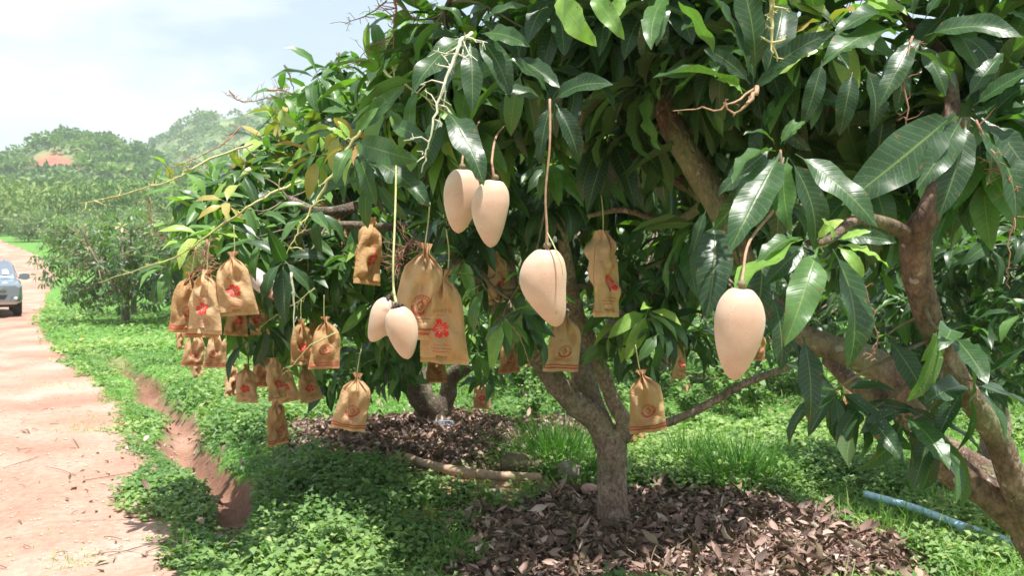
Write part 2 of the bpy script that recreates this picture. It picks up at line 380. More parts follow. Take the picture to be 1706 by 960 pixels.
def soil_material(name, kind):
    m, nt, b, N = mat(name)
    pos = N('ShaderNodeNewGeometry').outputs['Position']
    n1 = N('ShaderNodeTexNoise', {'Vector': pos, 'Scale': .7, 'Detail': 6.0}).outputs[0]
    n2 = N('ShaderNodeTexNoise', {'Vector': pos, 'Scale': 16.0, 'Detail': 6.0, 'Roughness': .7}).outputs[0]
    n3 = N('ShaderNodeTexNoise', {'Vector': pos, 'Scale': 90.0, 'Detail': 3.0}).outputs[0]
    if kind == 'road': st = [(.3, (.31, .155, .112)), (.5, (.385, .235, .18)), (.7, (.45, .33, .275))]
    elif kind == 'ditch': st = [(.3, (.17, .085, .055)), (.5, (.27, .15, .105)), (.7, (.38, .245, .185))]
    else: st = [(.3, (.20, .115, .07)), (.5, (.30, .17, .105)), (.7, (.42, .26, .17))]
    col = ramp(N, n1, st)
    col = mixc(N, .55, col, ramp(N, n2, [(.3, (.50, .46, .43)), (.65, (1.22, 1.2, 1.17))]), 'MULTIPLY')
    peb = math_(N, 'GREATER_THAN', n3, .66)
    col = mixc(N, math_(N, 'MULTIPLY', peb, .35), col, (.60, .54, .48))
    if kind in ('ground', 'ditch'):
        at = N('ShaderNodeAttribute', attribute_name='tint').outputs['Fac']
        g = ramp(N, N('ShaderNodeTexNoise', {'Vector': pos, 'Scale': 5.0, 'Detail': 7.0, 'Roughness': .75}).outputs[0], [(.3, (.05, .12, .025)), (.5, (.10, .23, .045)), (.7, (.19, .33, .08))])
        col = mixc(N, at, col, g)
    nt.links.new(col, b.inputs['Base Color']); b.inputs['Roughness'].default_value = .95; b.inputs['Specular IOR Level'].default_value = .15
    h = math_(N, 'ADD', n2, math_(N, 'MULTIPLY', n3, .35))
    nt.links.new(N('ShaderNodeBump', {'Height': h, 'Strength': .7, 'Distance': .02}).outputs[0], b.inputs['Normal'])
    return m
def hill_material():
    m, nt, b, N = mat('hill_ground')
    pos = N('ShaderNodeNewGeometry').outputs['Position']
    at = N('ShaderNodeAttribute', attribute_name='tint').outputs['Fac']
    n1 = N('ShaderNodeTexNoise', {'Vector': pos, 'Scale': .06, 'Detail': 7.0, 'Roughness': .7}).outputs[0]
    g = ramp(N, n1, [(.35, (.06, .11, .04)), (.5, (.12, .18, .06)), (.65, (.22, .26, .10))])
    rs = ramp(N, N('ShaderNodeTexNoise', {'Vector': pos, 'Scale': .35, 'Detail': 6.0, 'Roughness': .7}).outputs[0], [(.35, (.30, .080, .055)), (.6, (.36, .13, .09)), (.74, (.22, .24, .11))])
    nt.links.new(mixc(N, at, g, rs), b.inputs['Base Color']); b.inputs['Roughness'].default_value = .95
    return m
MG = {0: soil_material('verge_soil', 'ground'), 1: soil_material('red_dirt', 'road'), 2: soil_material('ditch_clay', 'ditch'), 3: hill_material()}
pu, pv, pf = proj(np.stack([GX, GY, GZ], -1))
red = (1 - sstep(.75, 1.05, np.hypot((pu - 88) / 52, (pv - 272) / 17) + (fbm(GX / 9, GY / 9, 77) - .5) * .5)) * (GY > 150) * (GY < 330)
Vg = np.stack([GX, GY, GZ], -1).reshape(-1, 3)
for k, nm in ((0, 'ground'), (1, 'dirt_road'), (2, 'drainage_ditch'), (3, 'hill')):
    f = Fq[lab == k]; idx, inv = np.unique(f.ravel(), return_inverse=True)
    t = (red if k == 3 else CV).ravel()[idx]
    o = link(nm, mesh_np(nm, Vg[idx], inv.reshape(-1, 4)[:, ::-1], [MG[k]], True, tint=t), kind='structure')
def ground_z(x, y): return float(H(np.array([x]), np.array([y]))[0])

# ------------------------------------------------------------------ leaves
def leaf_template(n=8, m=4, ratio=.26, droop=.9, fold=.25, wave=.06, k=3, ph=0, twist=0, petiole=.1, bendside=0):
    t = np.concatenate([[0, petiole * .6], np.linspace(petiole, 1, n)])
    s = np.clip((t - petiole) / (1 - petiole), 0, 1)
    wd = .5 * ratio * np.sin(math.pi * np.clip(s, .004, .996) ** .82) ** .75
    wd = np.maximum(wd, .006); wd[-1] = .001
    th = -droop * (np.clip(t, 0, 1) ** 1.2); dt = np.diff(t, prepend=0)
    y = np.cumsum(np.cos(th) * dt); z = np.cumsum(np.sin(th) * dt); bx = bendside * s ** 2
    a = np.linspace(-1, 1, m + 1)
    X = a[None, :] * wd[:, None]
    ed = np.abs(a)[None, :] * wd[:, None]
    wv = wave * np.sin(2 * math.pi * k * s[:, None] + ph + (a[None, :] > 0) * 1.3) * (np.abs(a)[None, :] ** 1.5) * np.minimum(1, wd[:, None] / .05)
    Zl = fold * ed + wv
    nrm = np.stack([-np.sin(th), np.cos(th)], -1)      # (y,z) normal
    tw = twist * s[:, None]
    X2 = X * np.cos(tw) - Zl * np.sin(tw); Z2 = X * np.sin(tw) + Zl * np.cos(tw)
    V = np.stack([X2 + bx[:, None], y[:, None] + nrm[:, 0:1] * Z2, z[:, None] + nrm[:, 1:2] * Z2], -1).reshape(-1, 3)
    uv = np.stack([np.repeat((a[None, :] * .5 + .5), len(t), 0), np.repeat(t[:, None], m + 1, 1)], -1).reshape(-1, 2)
    return V, grid_faces(len(t), m + 1), uv
def templates(n, m, cnt, seed=0, **kw):
    r = random.Random(seed); o = []
    for i in range(cnt):
        a = dict(n=n, m=m, ratio=r.uniform(.22, .31), droop=r.uniform(.3, 1.5), fold=r.uniform(.05, .55), wave=r.uniform(.01, .028), k=r.choice([2, 3, 4]), ph=r.uniform(0, 6), twist=r.uniform(-.7, .7), bendside=r.uniform(-.07, .07)); a.update(kw)
        o.append(leaf_template(**a))
    return o
T_HERO = [leaf_template(11, 4, random.Random(i).uniform(.25, .33), random.Random(i + 9).uniform(.3, 1.5), random.Random(i + 5).uniform(.05, .5), random.Random(i + 3).uniform(.018, .052), [2, 3, 4][i % 3], i * 1.3, random.Random(i + 7).uniform(-.7, .7), .1, random.Random(i + 2).uniform(-.08, .08)) for i in range(14)]      # 48 quads
T_MID = templates(6, 4, 12, 2)        # 28 quads
T_LOW = templates(4, 2, 8, 3)         # 10 quads
T_FAR = templates(3, 1, 6, 4, ratio=.34)
def norm(a): return a / (np.linalg.norm(a, axis=-1, keepdims=True) + 1e-9)
def leaf_frames(pos, d, up=None, roll=.5, r=rng):
    d = norm(d); n = len(d)
    ref = np.tile([0, 0, 1.], (n, 1)) if up is None else up
    ref = ref + r.normal(0, roll, (n, 3))
    nn = norm(ref - d * (ref * d).sum(1)[:, None]); side = np.cross(d, nn)
    return np.stack([side, d, nn], -1)            # columns
def batch_leaves(pos, fr, size, tmpl, which, tint):
    g = Geo(); tt = []
    for k in range(len(tmpl)):
        ix = np.where(which == k)[0]
        if not len(ix): continue
        V, Fc, uv = tmpl[k]
        W = np.einsum('nij,vj->nvi', fr[ix], V) * size[ix][:, None, None] + pos[ix][:, None, :]
        F2 = Fc[None] + (np.arange(len(ix)) * len(V))[:, None, None]
        g.add(W.reshape(-1, 3), F2.reshape(-1, 4), np.tile(uv, (len(ix), 1))); tt.append(np.repeat(tint[ix], len(V)))
    return g, np.concatenate(tt)
def rosette(c, d, L, n, young=.0, droop=.55, r=rng, tint=None):
    """whorl of n leaves round a shoot tip at c growing along d"""
    d = norm(np.array(d, float)); a = norm(np.cross(d, [.3, .2, .9])); b = np.cross(d, a)
    k = np.arange(n); ph = k * 2.399 + r.uniform(0, 6); f = k / max(1, n - 1)
    ang = np.radians(30 + 75 * f + r.normal(0, 9, n))
    rad_ = np.cos(ph)[:, None] * a + np.sin(ph)[:, None] * b
    ld = np.cos(ang)[:, None] * d + np.sin(ang)[:, None] * rad_
    ld[:, 2] -= droop * (.3 + .9 * f) * r.uniform(.5, 1.3, n); ld = norm(ld)
    pos = c - d * (f[:, None] * .14 * L / .24) * .5 + rad_ * .004
    up = d * .5 + np.array([0, 0, .7])
    fr = leaf_frames(pos, ld, np.tile(up, (n, 1)), .25, r)
    size = L * (.72 + .4 * np.sin(math.pi * np.clip(f * .75 + .25, 0, 1))) * r.uniform(.8, 1.15, n)
    t0 = r.normal(.30, .12) if tint is None else r.normal(tint, .10)
    tt = np.clip(t0 + r.normal(0, .09, n) + young * (1 - f), 0, .98)
    return pos, fr, size, tt
class Crown:
    def __init__(s): s.p = []; s.fr = []; s.s = []; s.t = []; s.c = []
    def add(s, c, *ros): 
        s.p.append(ros[0]); s.fr.append(ros[1]); s.s.append(ros[2]); s.t.append(ros[3]); s.c.append(np.asarray(c))
    def arr(s): return np.concatenate(s.p), np.concatenate(s.fr), np.concatenate(s.s), np.concatenate(s.t)
def blob_points(u, v, d, ru, rv, rd, n, r, shell=.45):
    """n points in an ellipsoid whose radii are given as photo pixels at distance d, and metres in depth"""
    q = r.normal(size=(n, 3)); q = norm(q) * (r.uniform(shell, 1, n) ** .6)[:, None]
    c = P(u, v, d); k = d / F
    return c, c + q * np.array([ru * k, rd, rv * k])

def build_limbs(root, base, limbs, mt, sides=12, rough=.17, name='limb'):
    """limbs: lists of (u,v,d,r) or xyz+r arrays; first is the trunk"""
    pts = []
    for i, L in enumerate(limbs):
        q = np.array(L, float); s = catmull(q, 8)
        g = Geo(); s2 = s.copy(); s2[:, :3] -= base
        if i == 0:
            hgt = np.abs(s[:, 2] - s[0, 2]); s2[:, 3] *= 1 + .35 * np.exp(-hgt / .09)
        tube(g, s2, sides, rough, seed=i + len(limbs))
        link('trunk' if i == 0 else name, g.mesh('trunk' if i == 0 else name, mt), root)
        pts.append(s)
    return np.concatenate(pts)
def px(L):
    o = []
    for (u, v, d, r) in L: o.append([*P(u, v, d), r])
    return np.array(o)
def twig_network(root, base, skel, crown, blobs_c, r, thin=.004, mt=None):
    g = Geo(); sk = skel.copy()
    for c in blobs_c:
        dd = np.linalg.norm(sk[:, :3] - c, axis=1) + .15 * np.maximum(0, sk[:, 2] - c[2] - .3); k = int(np.argmin(dd)); a = sk[k]
        L = np.linalg.norm(c - a[:3])
        if L < .12: continue
        m1 = a[:3] + (c - a[:3]) * .4 + r.normal(0, .07 * L, 3) + [0, 0, .08 * L]
        m2 = a[:3] + (c - a[:3]) * .75 + r.normal(0, .06 * L, 3) + [0, 0, .05 * L]
        ra = min(a[3] * .6, .012 + .012 * L); q = catmull([[*a[:3], ra], [*m1, ra * .8], [*m2, ra * .6], [*c, ra * .4]], 4)
        q2 = q.copy(); q2[:, :3] -= base; tube(g, q2, 6, cap=False); sk = np.vstack([sk, q])
    for c in crown.c:
        dd = np.linalg.norm(sk[:, :3] - c, axis=1); k = int(np.argmin(dd)); a = sk[k]; L = dd[k]
        if L < .02: continue
        m1 = a[:3] * .5 + c * .5 + r.normal(0, .08 * L, 3) - [0, 0, .10 * L]
        ra = min(a[3] * .7, thin + .006 * L); q = catmull([[*a[:3], ra], [*m1, ra * .8], [*c, thin * .7]], 4)
        q2 = q.copy(); q2[:, :3] -= base; tube(g, q2, 5, cap=False)
    if g.n: tag(link('twig', g.mesh('twig', mt or M_twig), root), kind='stuff')
HERO_MESH = {}
def leaf_mesh_cached(key, tmpl, k, tb, mt):
    kk = (key, k, tb)
    if kk not in HERO_MESH:
        V, Fc, uv = tmpl[k]; HERO_MESH[kk] = mesh_np('leaf', V, Fc, [mt], True, uv, np.full(len(V), tb / 12.0))
    return HERO_MESH[kk]
def finish_crown(root, base, crown, key, tmpl, low, mt=None, limit=300, r=rng):
    """the leaves that show largest become parts of their own, the rest one part"""
    mt = mt or M_leaf
    pos, fr, size, tt = crown.arr(); n = len(pos)
    which = r.integers(0, len(tmpl), n)
    mid = pos + fr[:, :, 1] * (size * .5)[:, None]
    u, v, f = proj(mid); scr = size / np.maximum(f, .1) * F
    keep = np.ones(n, bool)         # picking the bags and fruit meant thinning the leaves in front of them
    for (ku, k0, k1, kw_, kd_) in KEEP_CLEAR:
        inside = (np.abs(u - ku) < kw_ + scr * .10) & (v > k0 + (k1 - k0) * .12 - scr * .2) & (v < k1 + scr * .35) & (f < kd_ + .05) & (f > kd_ - 2.2)
        keep &= ~(inside & (r.random(n) < .90))
    pos, fr, size, tt, which, u, v, f, scr = (q[keep] for q in (pos, fr, size, tt, which, u, v, f, scr)); n = len(pos)
    vis = (u > -30) & (u < 1736) & (v > -30) & (v < 990) & (f > .3)
    cell = np.maximum(1, (scr / 3)).mean() * 0 + 22
    key_ = (np.floor(u / cell).astype(int) * 1000 + np.floor(v / cell).astype(int))
    best = {}
    for i in np.argsort(f):
        if vis[i] and key_[i] not in best: best[key_[i]] = f[i]
    front = np.array([vis[i] and f[i] < best.get(key_[i], 0) + .22 for i in range(n)])
    score = np.where(vis, scr * np.where(front, 1, .25), 0)
    order = np.argsort(-score); sel = order[:limit]; sel = sel[score[sel] > 8]
    rest = np.setdiff1d(np.arange(n), sel)
    for i in sel:
        me = leaf_mesh_cached(key, tmpl, int(which[i]), int(round(float(tt[i]) * 12)), mt)
        o = bpy.data.objects.new('leaf', me); COL.objects.link(o); o.parent = root
        o.location = pos[i] - base; o.rotation_euler = Matrix(fr[i].tolist()).to_euler(); o.scale = (size[i],) * 3
    if len(rest):
        g, t = batch_leaves(pos[rest] - base, fr[rest], size[rest], low, r.integers(0, len(low), len(rest)), tt[rest])
        tag(link('leaves', g.mesh('leaves', mt, tint=t), root), kind='stuff')

# ------------------------------------------------------------------ where the paper bags hang
# neck pixel u, v, bottom v, yaw, tilt, shape, shows back, label, ...
BAG_TABLE = [
    (318, 462, 552, 25, .10, 1, 1, 'tan striped bag behind the large olive tan flower bag at the far left'),
    (345, 458, 553, -14, .04, 3, 0, 'large olive tan bag with red flower, frontmost of the far left clump'),
    (332, 475, 560, 10, 0, 1, 1, 'bag behind the olive tan bag, only its striped hem showing'),
    (391, 428, 523, 8, -.06, 0, 0, 'brightly sunlit bag with red flower right of the olive tan bag'),
    (324, 556, 609, 20, .05, 2, 1, 'small pale striped bag, left of two side by side below the far left clump'),
    (357, 552, 612, -5, -.02, 0, 1, 'small pale striped bag with faint emblem, right of two side by side'),
    (318, 596, 628, 60, -.45, 1, 0, 'small tilted tan bag peeping out under the pale striped pair'),
    (355, 620, 650, 75, -.05, 1, 0, 'tiny thin bag seen edge on below the pale striped pair'),
    (297, 550, 582, 80, -.12, 1, 0, 'tiny thin bag at the outermost left edge of the crown'),
    (400, 498, 558, 30, .1, 1, 0, 'shaded yellow bag partly behind leaves below the sunlit flower bag', .16, True, 1.0, .84),
    (432, 498, 556, -20, -.05, 0, 0, 'shaded bag with red flower tucked behind dark hanging leaves', .16, True, 1.0, .84),
    (385, 608, 658, 68, .05, 1, 0, 'plain tan bag turned sideways left of the low flower bag', .16, True, 1.0, .84),
    (412, 612, 670, -6, .04, 2, 0, 'low wide bag with red flower, left of the pale thin side-turned bag', .16, True, 1.0, .84),
    (437, 590, 643, 12, .02, 2, 1, 'dappled striped bag behind and between the low flower bags', .16, True, 1.0, .84),
    (458, 602, 666, 62, .02, 3, 0, 'pale thin bag turned side on just above the lowest bag', .16, True, 1.0, .84),
    (470, 610, 668, -10, -.22, 2, 0, 'bag with red flower leaning right behind the pale thin bag', .16, True, 1.0, .84),
    (461, 670, 740, 58, .02, 1, 1, 'lowest bag of all, narrow with stripes, hanging alone over the grass'),
    (509, 614, 670, 28, -.18, 3, 0, 'narrow flower bag leaning right, hanging clear over the grass', .16, True, 1.0, .84),
    (503, 538, 606, 30, -.02, 3, 0, 'shaded bag with red flower below the thin pale hanging twig', .16, True, 1.0, .84),
    (528, 520, 590, 50, -.04, 1, 0, 'plain shaded bag just behind the striped one in the middle of the crown'),
    (540, 535, 612, 8, -.02, 0, 1, 'wide shaded bag with striped hem right of the thin pale twig', .16, True, 1.0, .84),
    (594, 630, 716, 4, .16, 2, 1, 'large tan bag with round emblem and striped hem hanging low on its own stalk'),
    (576, 628, 646, 30, 0, 1, 0, 'tiny yellow bag far back left of the large emblem bag'),
    (616, 372, 471, 58, .09, 1, 0, 'flat folded bag with red flower in full sun high in the crown'),
    (582, 372, 424, 40, .1, 2, 0, 'dim plain bag left of the flat sunlit bag'),
    (549, 318, 378, 40, 0, 1, 0, 'dim bag high up behind the dark horizontal branch'),
    (706, 418, 560, 16, .12, 2, 1, 'large bag with round emblem behind the frontmost flower bag'),
    (744, 462, 604, -6, .06, 0, 0, 'largest and nearest bag with a red flower, right of the paired mangoes'),
    (727, 584, 637, 6, .02, 1, 1, 'shaded striped bag below the largest flower bag'),
    (824, 425, 500, 38, -.22, 1, 0, 'yellowish bag with red flower directly below the tip of the upper right mango', .16, True, 1.0, .84),
    (845, 564, 620, 14, -.08, 0, 1, 'tan striped bag left of the forked grey limb', .16, True, 1.0, .84),
    (890, 565, 608, 20, -.02, 2, 1, 'small striped bag behind the forked grey limb'),
    (805, 636, 681, -6, .06, 2, 0, 'small dirty bag with red flower hanging low over the far leaf litter'),
    (940, 528, 618, 6, .03, 0, 1, 'striped bag with round emblem under the large central mango'),
    (1004, 396, 524, 52, .05, 3, 0, 'tall orange tan bag with a red flower right of the large central mango'),
    (1068, 626, 718, -8, -.16, 2, 1, 'crumpled bag with emblem and striped hem in front of the trunk fork'),
    (1061, 692, 746, 4, .02, 0, 0, 'flower bag half hidden below the crumpled emblem bag'),
    (1131, 572, 630, 44, .04, 3, 0, 'thin bag with red flower right of the crumpled emblem bag', .16, True, 1.0, .78),
    (1144, 636, 674, 70, 0, 1, 0, 'small plain yellow bag far back below the thin flower bag'),
    (1420, 625, 674, 10, .02, 0, 1, 'pink striped bag half hidden under the big right limb'),
    (1262, 555, 600, 14, 0, 0, 1, 'striped bag far back right of the largest mango'),
    (828, 248, 298, 40, 0, 1, 0, 'yellow lit bag glimpsed above the upper pair of mangoes'),
    (884, 235, 285, 20, 0, 1, 0, 'pale bag glimpsed high behind the stalk of the central mango')]
BAG_H = .31
def bag_depth(a): return BAG_H * .915 * F / (a[2] - a[1]) * (a[11] if len(a) > 11 else 1) * math.cos(a[4])
KEEP_CLEAR = [(a[0], a[1], a[2], .17 * F / bag_depth(a) * .5, bag_depth(a)) for a in BAG_TABLE] + [
    (770, 262, 395, 32, 2.13), (820, 285, 418, 32, 2.05), (910, 395, 550, 42, 1.9), (635, 485, 575, 26, 2.16), (670, 500, 602, 28, 2.08), (1233, 490, 640, 44, 1.58), (1122, 150, 240, 24, 3.1), (1150, 225, 300, 28, 3.05), (1185, 285, 350, 28, 3.05), (1215, 330, 400, 26, 3.0)]
# ------------------------------------------------------------------ near trees
def place_leaf(root, base, key, tmpl, u0, v0, u1, v1, d0_, d1_, roll, k, tint):
    a = P(u0, v0, d0_); e = P(u1, v1, d1_); c = e - a; L = np.linalg.norm(c); c /= L
    V = tmpl[k][0]; tip = V[-3]; al = math.atan2(tip[2], tip[1]); chord = math.hypot(tip[1], tip[2])
    ref = np.array([.1, -.75, .75]); n0 = norm(ref - c * (ref @ c)); sd = np.cross(c, n0); n0 = n0 * math.cos(roll) + sd * math.sin(roll)
    d = c * math.cos(al) - n0 * math.sin(al); nn = n0 * math.cos(al) + c * math.sin(al); fr = np.stack([np.cross(d, nn), d, nn], -1)
    o = bpy.data.objects.new('leaf', leaf_mesh_cached(key, tmpl, k, int(round(tint * 12)), M_leaf)); COL.objects.link(o); o.parent = root
    o.location = a - base; o.rotation_euler = Matrix(fr.tolist()).to_euler(); o.scale = (L / chord * 1.12,) * 3
    return o
def make_tree(name, label, base, limbs, blobs, heroes, Lleaf, key, tmpl, low, bark, seed, nleaf=(9, 14), limit=300, droop=.55, trunk_sides=14, tint=None, upbias=.55, hand=()):
    r = np.random.default_rng(seed); base = np.array(base, float)
    root = thing(name, label, 'tree', tuple(base))
    skel = build_limbs(root, base, limbs, bark, trunk_sides)
    cr = Crown(); cs = []
    top = base + [0, 0, 1.4]
    for b in blobs:
        (u, v, d, ru, rv, rd, n) = b[:7]; yg = b[7] if len(b) > 7 else .04
        c, q = blob_points(u, v, d, ru, rv, rd, n, r); cs.append(c)
        for p in q:
            dirn = norm(norm(p - c) * .8 + norm(p - top) * .5 + np.array([0, 0, upbias]) + r.normal(0, .25, 3))
            if p[2] < ground_z(p[0], p[1]) + .35: continue
            young = 1.0 if r.random() < yg * .5 else (.35 if r.random() < yg * 2 else 0)
            nl = int(r.integers(*nleaf))
            cr.add(p, *rosette(p, dirn, Lleaf * r.uniform(.8, 1.15), nl, young * .6, droop, r, tint))
    for h in heroes:
        (u, v, d, L, n, dx, dy, dz, yg, t0) = h
        p = P(u, v, d); cr.add(p, *rosette(p, (dx, dy, dz), L, n, yg, droop, r, t0))
    sel = [place_leaf(root, base, key, tmpl, *h) for h in hand]
    twig_network(root, base, skel, cr, cs, r)
    finish_crown(root, base, cr, key, tmpl, low, limit=limit, r=r)
    return root, skel

# central tree, trunk in the leaf litter
d0 = 5.75
bB = P(1021, 872, d0); bB[2] = ground_z(bB[0], bB[1]) - .05
B_limbs = [
    np.vstack([[*bB, .098], px([(1020, 830, d0, .095), (1020, 780, d0, .095), (1018, 745, d0, .105), (1012, 722, d0, .105)])]),
    px([(1010, 738, d0, .085), (995, 700, d0 - .02, .085), (960, 675, d0 - .05, .078), (928, 640, d0 - .1, .072), (905, 605, d0 - .2, .070), (880, 572, d0 - .35, .068), (845, 530, d0 - .6, .055), (790, 470, d0 - .9, .045), (730, 400, d0 - 1.2, .03)]),
    px([(1010, 735, d0, .075), (992, 690, d0 + .05, .085), (975, 650, d0 + .1, .088), (968, 610, d0 + .15, .07), (955, 560, d0 + .3, .055), (930, 480, d0 + .6, .045), (900, 380, d0 + .8, .035)]),
    px([(1030, 735, d0, .06), (1040, 705, d0 - .05, .055), (1022, 670, d0 - .12, .048), (1000, 610, d0 - .25, .045), (978, 555, d0 - .4, .043), (960, 515, d0 - .5, .04), (945, 440, d0 - .7, .035), (925, 330, d0 - .9, .03)]),
    px([(1035, 730, d0, .06), (1055, 705, d0 + .02, .045), (1090, 708, d0, .030), (1130, 698, d0 - .05, .027), (1190, 668, d0 - .1, .026), (1240, 640, d0 - .15, .024), (1330, 605, d0 - .2, .02), (1420, 560, d0 - .3, .014)]),
    px([(968, 640, d0 + .1, .05), (1010, 560, d0 + .5, .045), (1060, 470, d0 + .9, .04), (1110, 360, d0 + 1.1, .03)]),
    px([(880, 572, d0 - .35, .05), (860, 500, d0 - .3, .045), (840, 400, d0 - .2, .035), (830, 300, d0, .03)]),
]
B_blobs = [
    (1050, 250, 5.2, 230, 130, .9, 70), (880, 260, 4.9, 160, 130, .9, 45), (1220, 270, 5.4, 200, 150, 1.0, 50),
    (780, 330, 4.9, 100, 110, .7, 26), (960, 400, 5.9, 130, 70, .7, 22), (1110, 430, 5.2, 70, 70, .5, 13, .5), (1060, 520, 5.0, 50, 60, .35, 8, .6),
    (1140, 520, 5.6, 50, 60, .4, 7), (850, 500, 4.4, 70, 50, .35, 6), (1050, 60, 5.2, 420, 130, 1.2, 40), (1000, -120, 5.4, 420, 120, 1.2, 16), (1350, 330, 5.8, 150, 130, .7, 24), (800, 420, 4.6, 60, 50, .4, 6)]
B_hero = [(590 + 250, 528, 3.5, .17, 12, .1, -.5, .5, .25, .55), (1100, 560, 4.6, .22, 8, .2, -.3, -.2, 0, .4), (1070, 600, 4.7, .2, 7, -.3, -.3, -.3, 0, .35)]
treeB, skB = make_tree('mango_tree', 'mango tree with forked grey trunk rising from the leaf litter, centre of the picture', bB, B_limbs, B_blobs, B_hero, .235, 'B', T_MID, T_LOW, M_bark, 11, upbias=.35, droop=.75)

# near tree on the right whose branches hang over the camera
bA = np.array([2.05, 2.75, 0.]); bA[2] = ground_z(2.05, 2.75) - .05
A_limbs = [
    np.vstack([[*bA, .12], px([(1850, 1120, 2.75, .11), (1775, 965, 2.75, .088), (1716, 880, 2.72, .066)])]),
    px([(1716, 880, 2.72, .058), (1650, 825, 2.7, .050), (1575, 772, 2.7, .050), (1525, 700, 2.72, .047), (1498, 640, 2.75, .046), (1440, 598, 2.78, .047), (1370, 572, 2.8, .040), (1300, 530, 2.9, .034), (1240, 430, 3.1, .032), (1180, 335, 3.3, .030), (1070, 270, 3.4, .024), (950, 240, 3.5, .016)]),
    px([(1725, 890, 2.7, .05), (1690, 810, 2.62, .038), (1660, 730, 2.58, .036), (1600, 640, 2.5, .035), (1560, 560, 2.42, .035), (1532, 480, 2.35, .036), (1527, 400, 2.3, .038), (1550, 350, 2.25, .032), (1590, 250, 2.3, .025), (1610, 200, 2.15, .010)]),
    px([(1525, 400, 2.3, .026), (1490, 378, 2.25, .018), (1430, 365, 2.15, .014), (1380, 400, 1.95, .009), (1345, 405, 1.85, .007)]),
    px([(1440, 598, 2.78, .04), (1400, 580, 2.82, .034), (1345, 572, 2.9, .030), (1310, 500, 3.1, .022)]),
    px([(1255, 460, 3.05, .030), (1190, 330, 3.05, .046), (1118, 205, 3.1, .042), (1112, 130, 3.15, .038), (1145, 40, 3.1, .030), (1150, -60, 3.0, .032), (1250, -220, 2.8, .03)]),
    px([(1150, -60, 3.0, .026), (1000, -140, 3.0, .022), (820, -120, 3.1, .018), (740, 20, 3.15, .010)]),
    px([(1525, 700, 2.72, .038), (1480, 668, 2.85, .032), (1430, 645, 3.0, .030), (1380, 600, 3.2, .026)]),
    px([(1706, 850, 2.95, .05), (1640, 785, 3.1, .042), (1580, 748, 3.3, .038), (1500, 700, 3.6, .032)]),
    px([(1590, 250, 2.3, .022), (1575, 100, 2.5, .018), (1500, 20, 2.6, .014), (1420, -120, 2.6, .012)]),
    px([(950, 240, 3.5, .016), (860, 250, 3.4, .014), (760, 270, 3.3, .012), (680, 260, 3.2, .009), (620, 240, 3.2, .006)]),
    px([(1180, 335, 3.3, .02), (1120, 370, 3.5, .016), (1040, 350, 3.6, .012), (980, 360, 3.7, .008)]),
]
A_blobs = [
    (1440, 60, 2.75, 240, 90, .25, 14), (1620, 120, 2.6, 110, 110, .2, 8), (1290, 60, 2.8, 180, 100, .25, 11), (1330, 190, 2.75, 90, 70, .2, 6), (1450, 330, 2.7, 60, 50, .15, 3),
    (1120, 60, 2.95, 190, 100, .35, 18), (900, 60, 3.1, 180, 90, .35, 16), (760, 60, 3.2, 90, 90, .3, 9, .3),
    (760, 190, 3.25, 110, 80, .3, 13, .25), (650, 170, 3.4, 70, 80, .25, 8, .5), (980, 190, 3.3, 120, 60, .3, 8), (1200, 200, 3.1, 110, 60, .25, 7), (1400, 230, 2.8, 120, 90, .3, 9), (1200, 380, 3.1, 50, 60, .2, 4),
    (1560, 250, 2.6, 120, 110, .3, 9), (1000, 120, 3.7, 230, 140, .3, 26), (1250, 120, 3.5, 200, 150, .3, 20), (1480, 200, 3.4, 150, 130, .3, 14), (1120, -260, 3.0, 620, 180, .7, 84), (1100, -560, 3.1, 560, 200, .7, 50), (1700, -200, 2.4, 200, 150, .4, 8)]  # topmost blobs lie above the view, added to shade what is below
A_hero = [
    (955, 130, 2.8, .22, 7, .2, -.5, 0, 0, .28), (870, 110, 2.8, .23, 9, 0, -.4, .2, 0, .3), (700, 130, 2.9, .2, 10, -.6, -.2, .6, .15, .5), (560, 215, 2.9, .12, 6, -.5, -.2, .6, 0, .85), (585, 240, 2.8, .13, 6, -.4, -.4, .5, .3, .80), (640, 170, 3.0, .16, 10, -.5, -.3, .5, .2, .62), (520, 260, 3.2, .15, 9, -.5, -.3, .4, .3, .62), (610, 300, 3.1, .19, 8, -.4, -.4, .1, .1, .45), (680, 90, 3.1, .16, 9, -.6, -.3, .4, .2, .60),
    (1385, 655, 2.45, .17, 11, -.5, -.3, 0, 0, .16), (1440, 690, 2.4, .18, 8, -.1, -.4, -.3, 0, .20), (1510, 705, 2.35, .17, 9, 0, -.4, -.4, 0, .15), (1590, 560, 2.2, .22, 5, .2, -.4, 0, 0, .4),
    (1640, 640, 2.3, .2, 8, .3, -.4, .2, 0, .38), (1560, 730, 2.4, .18, 7, .2, -.3, -.5, 0, .18), (1475, 560, 2.4, .2, 3, -.2, -.4, -.2, 0, .25)]
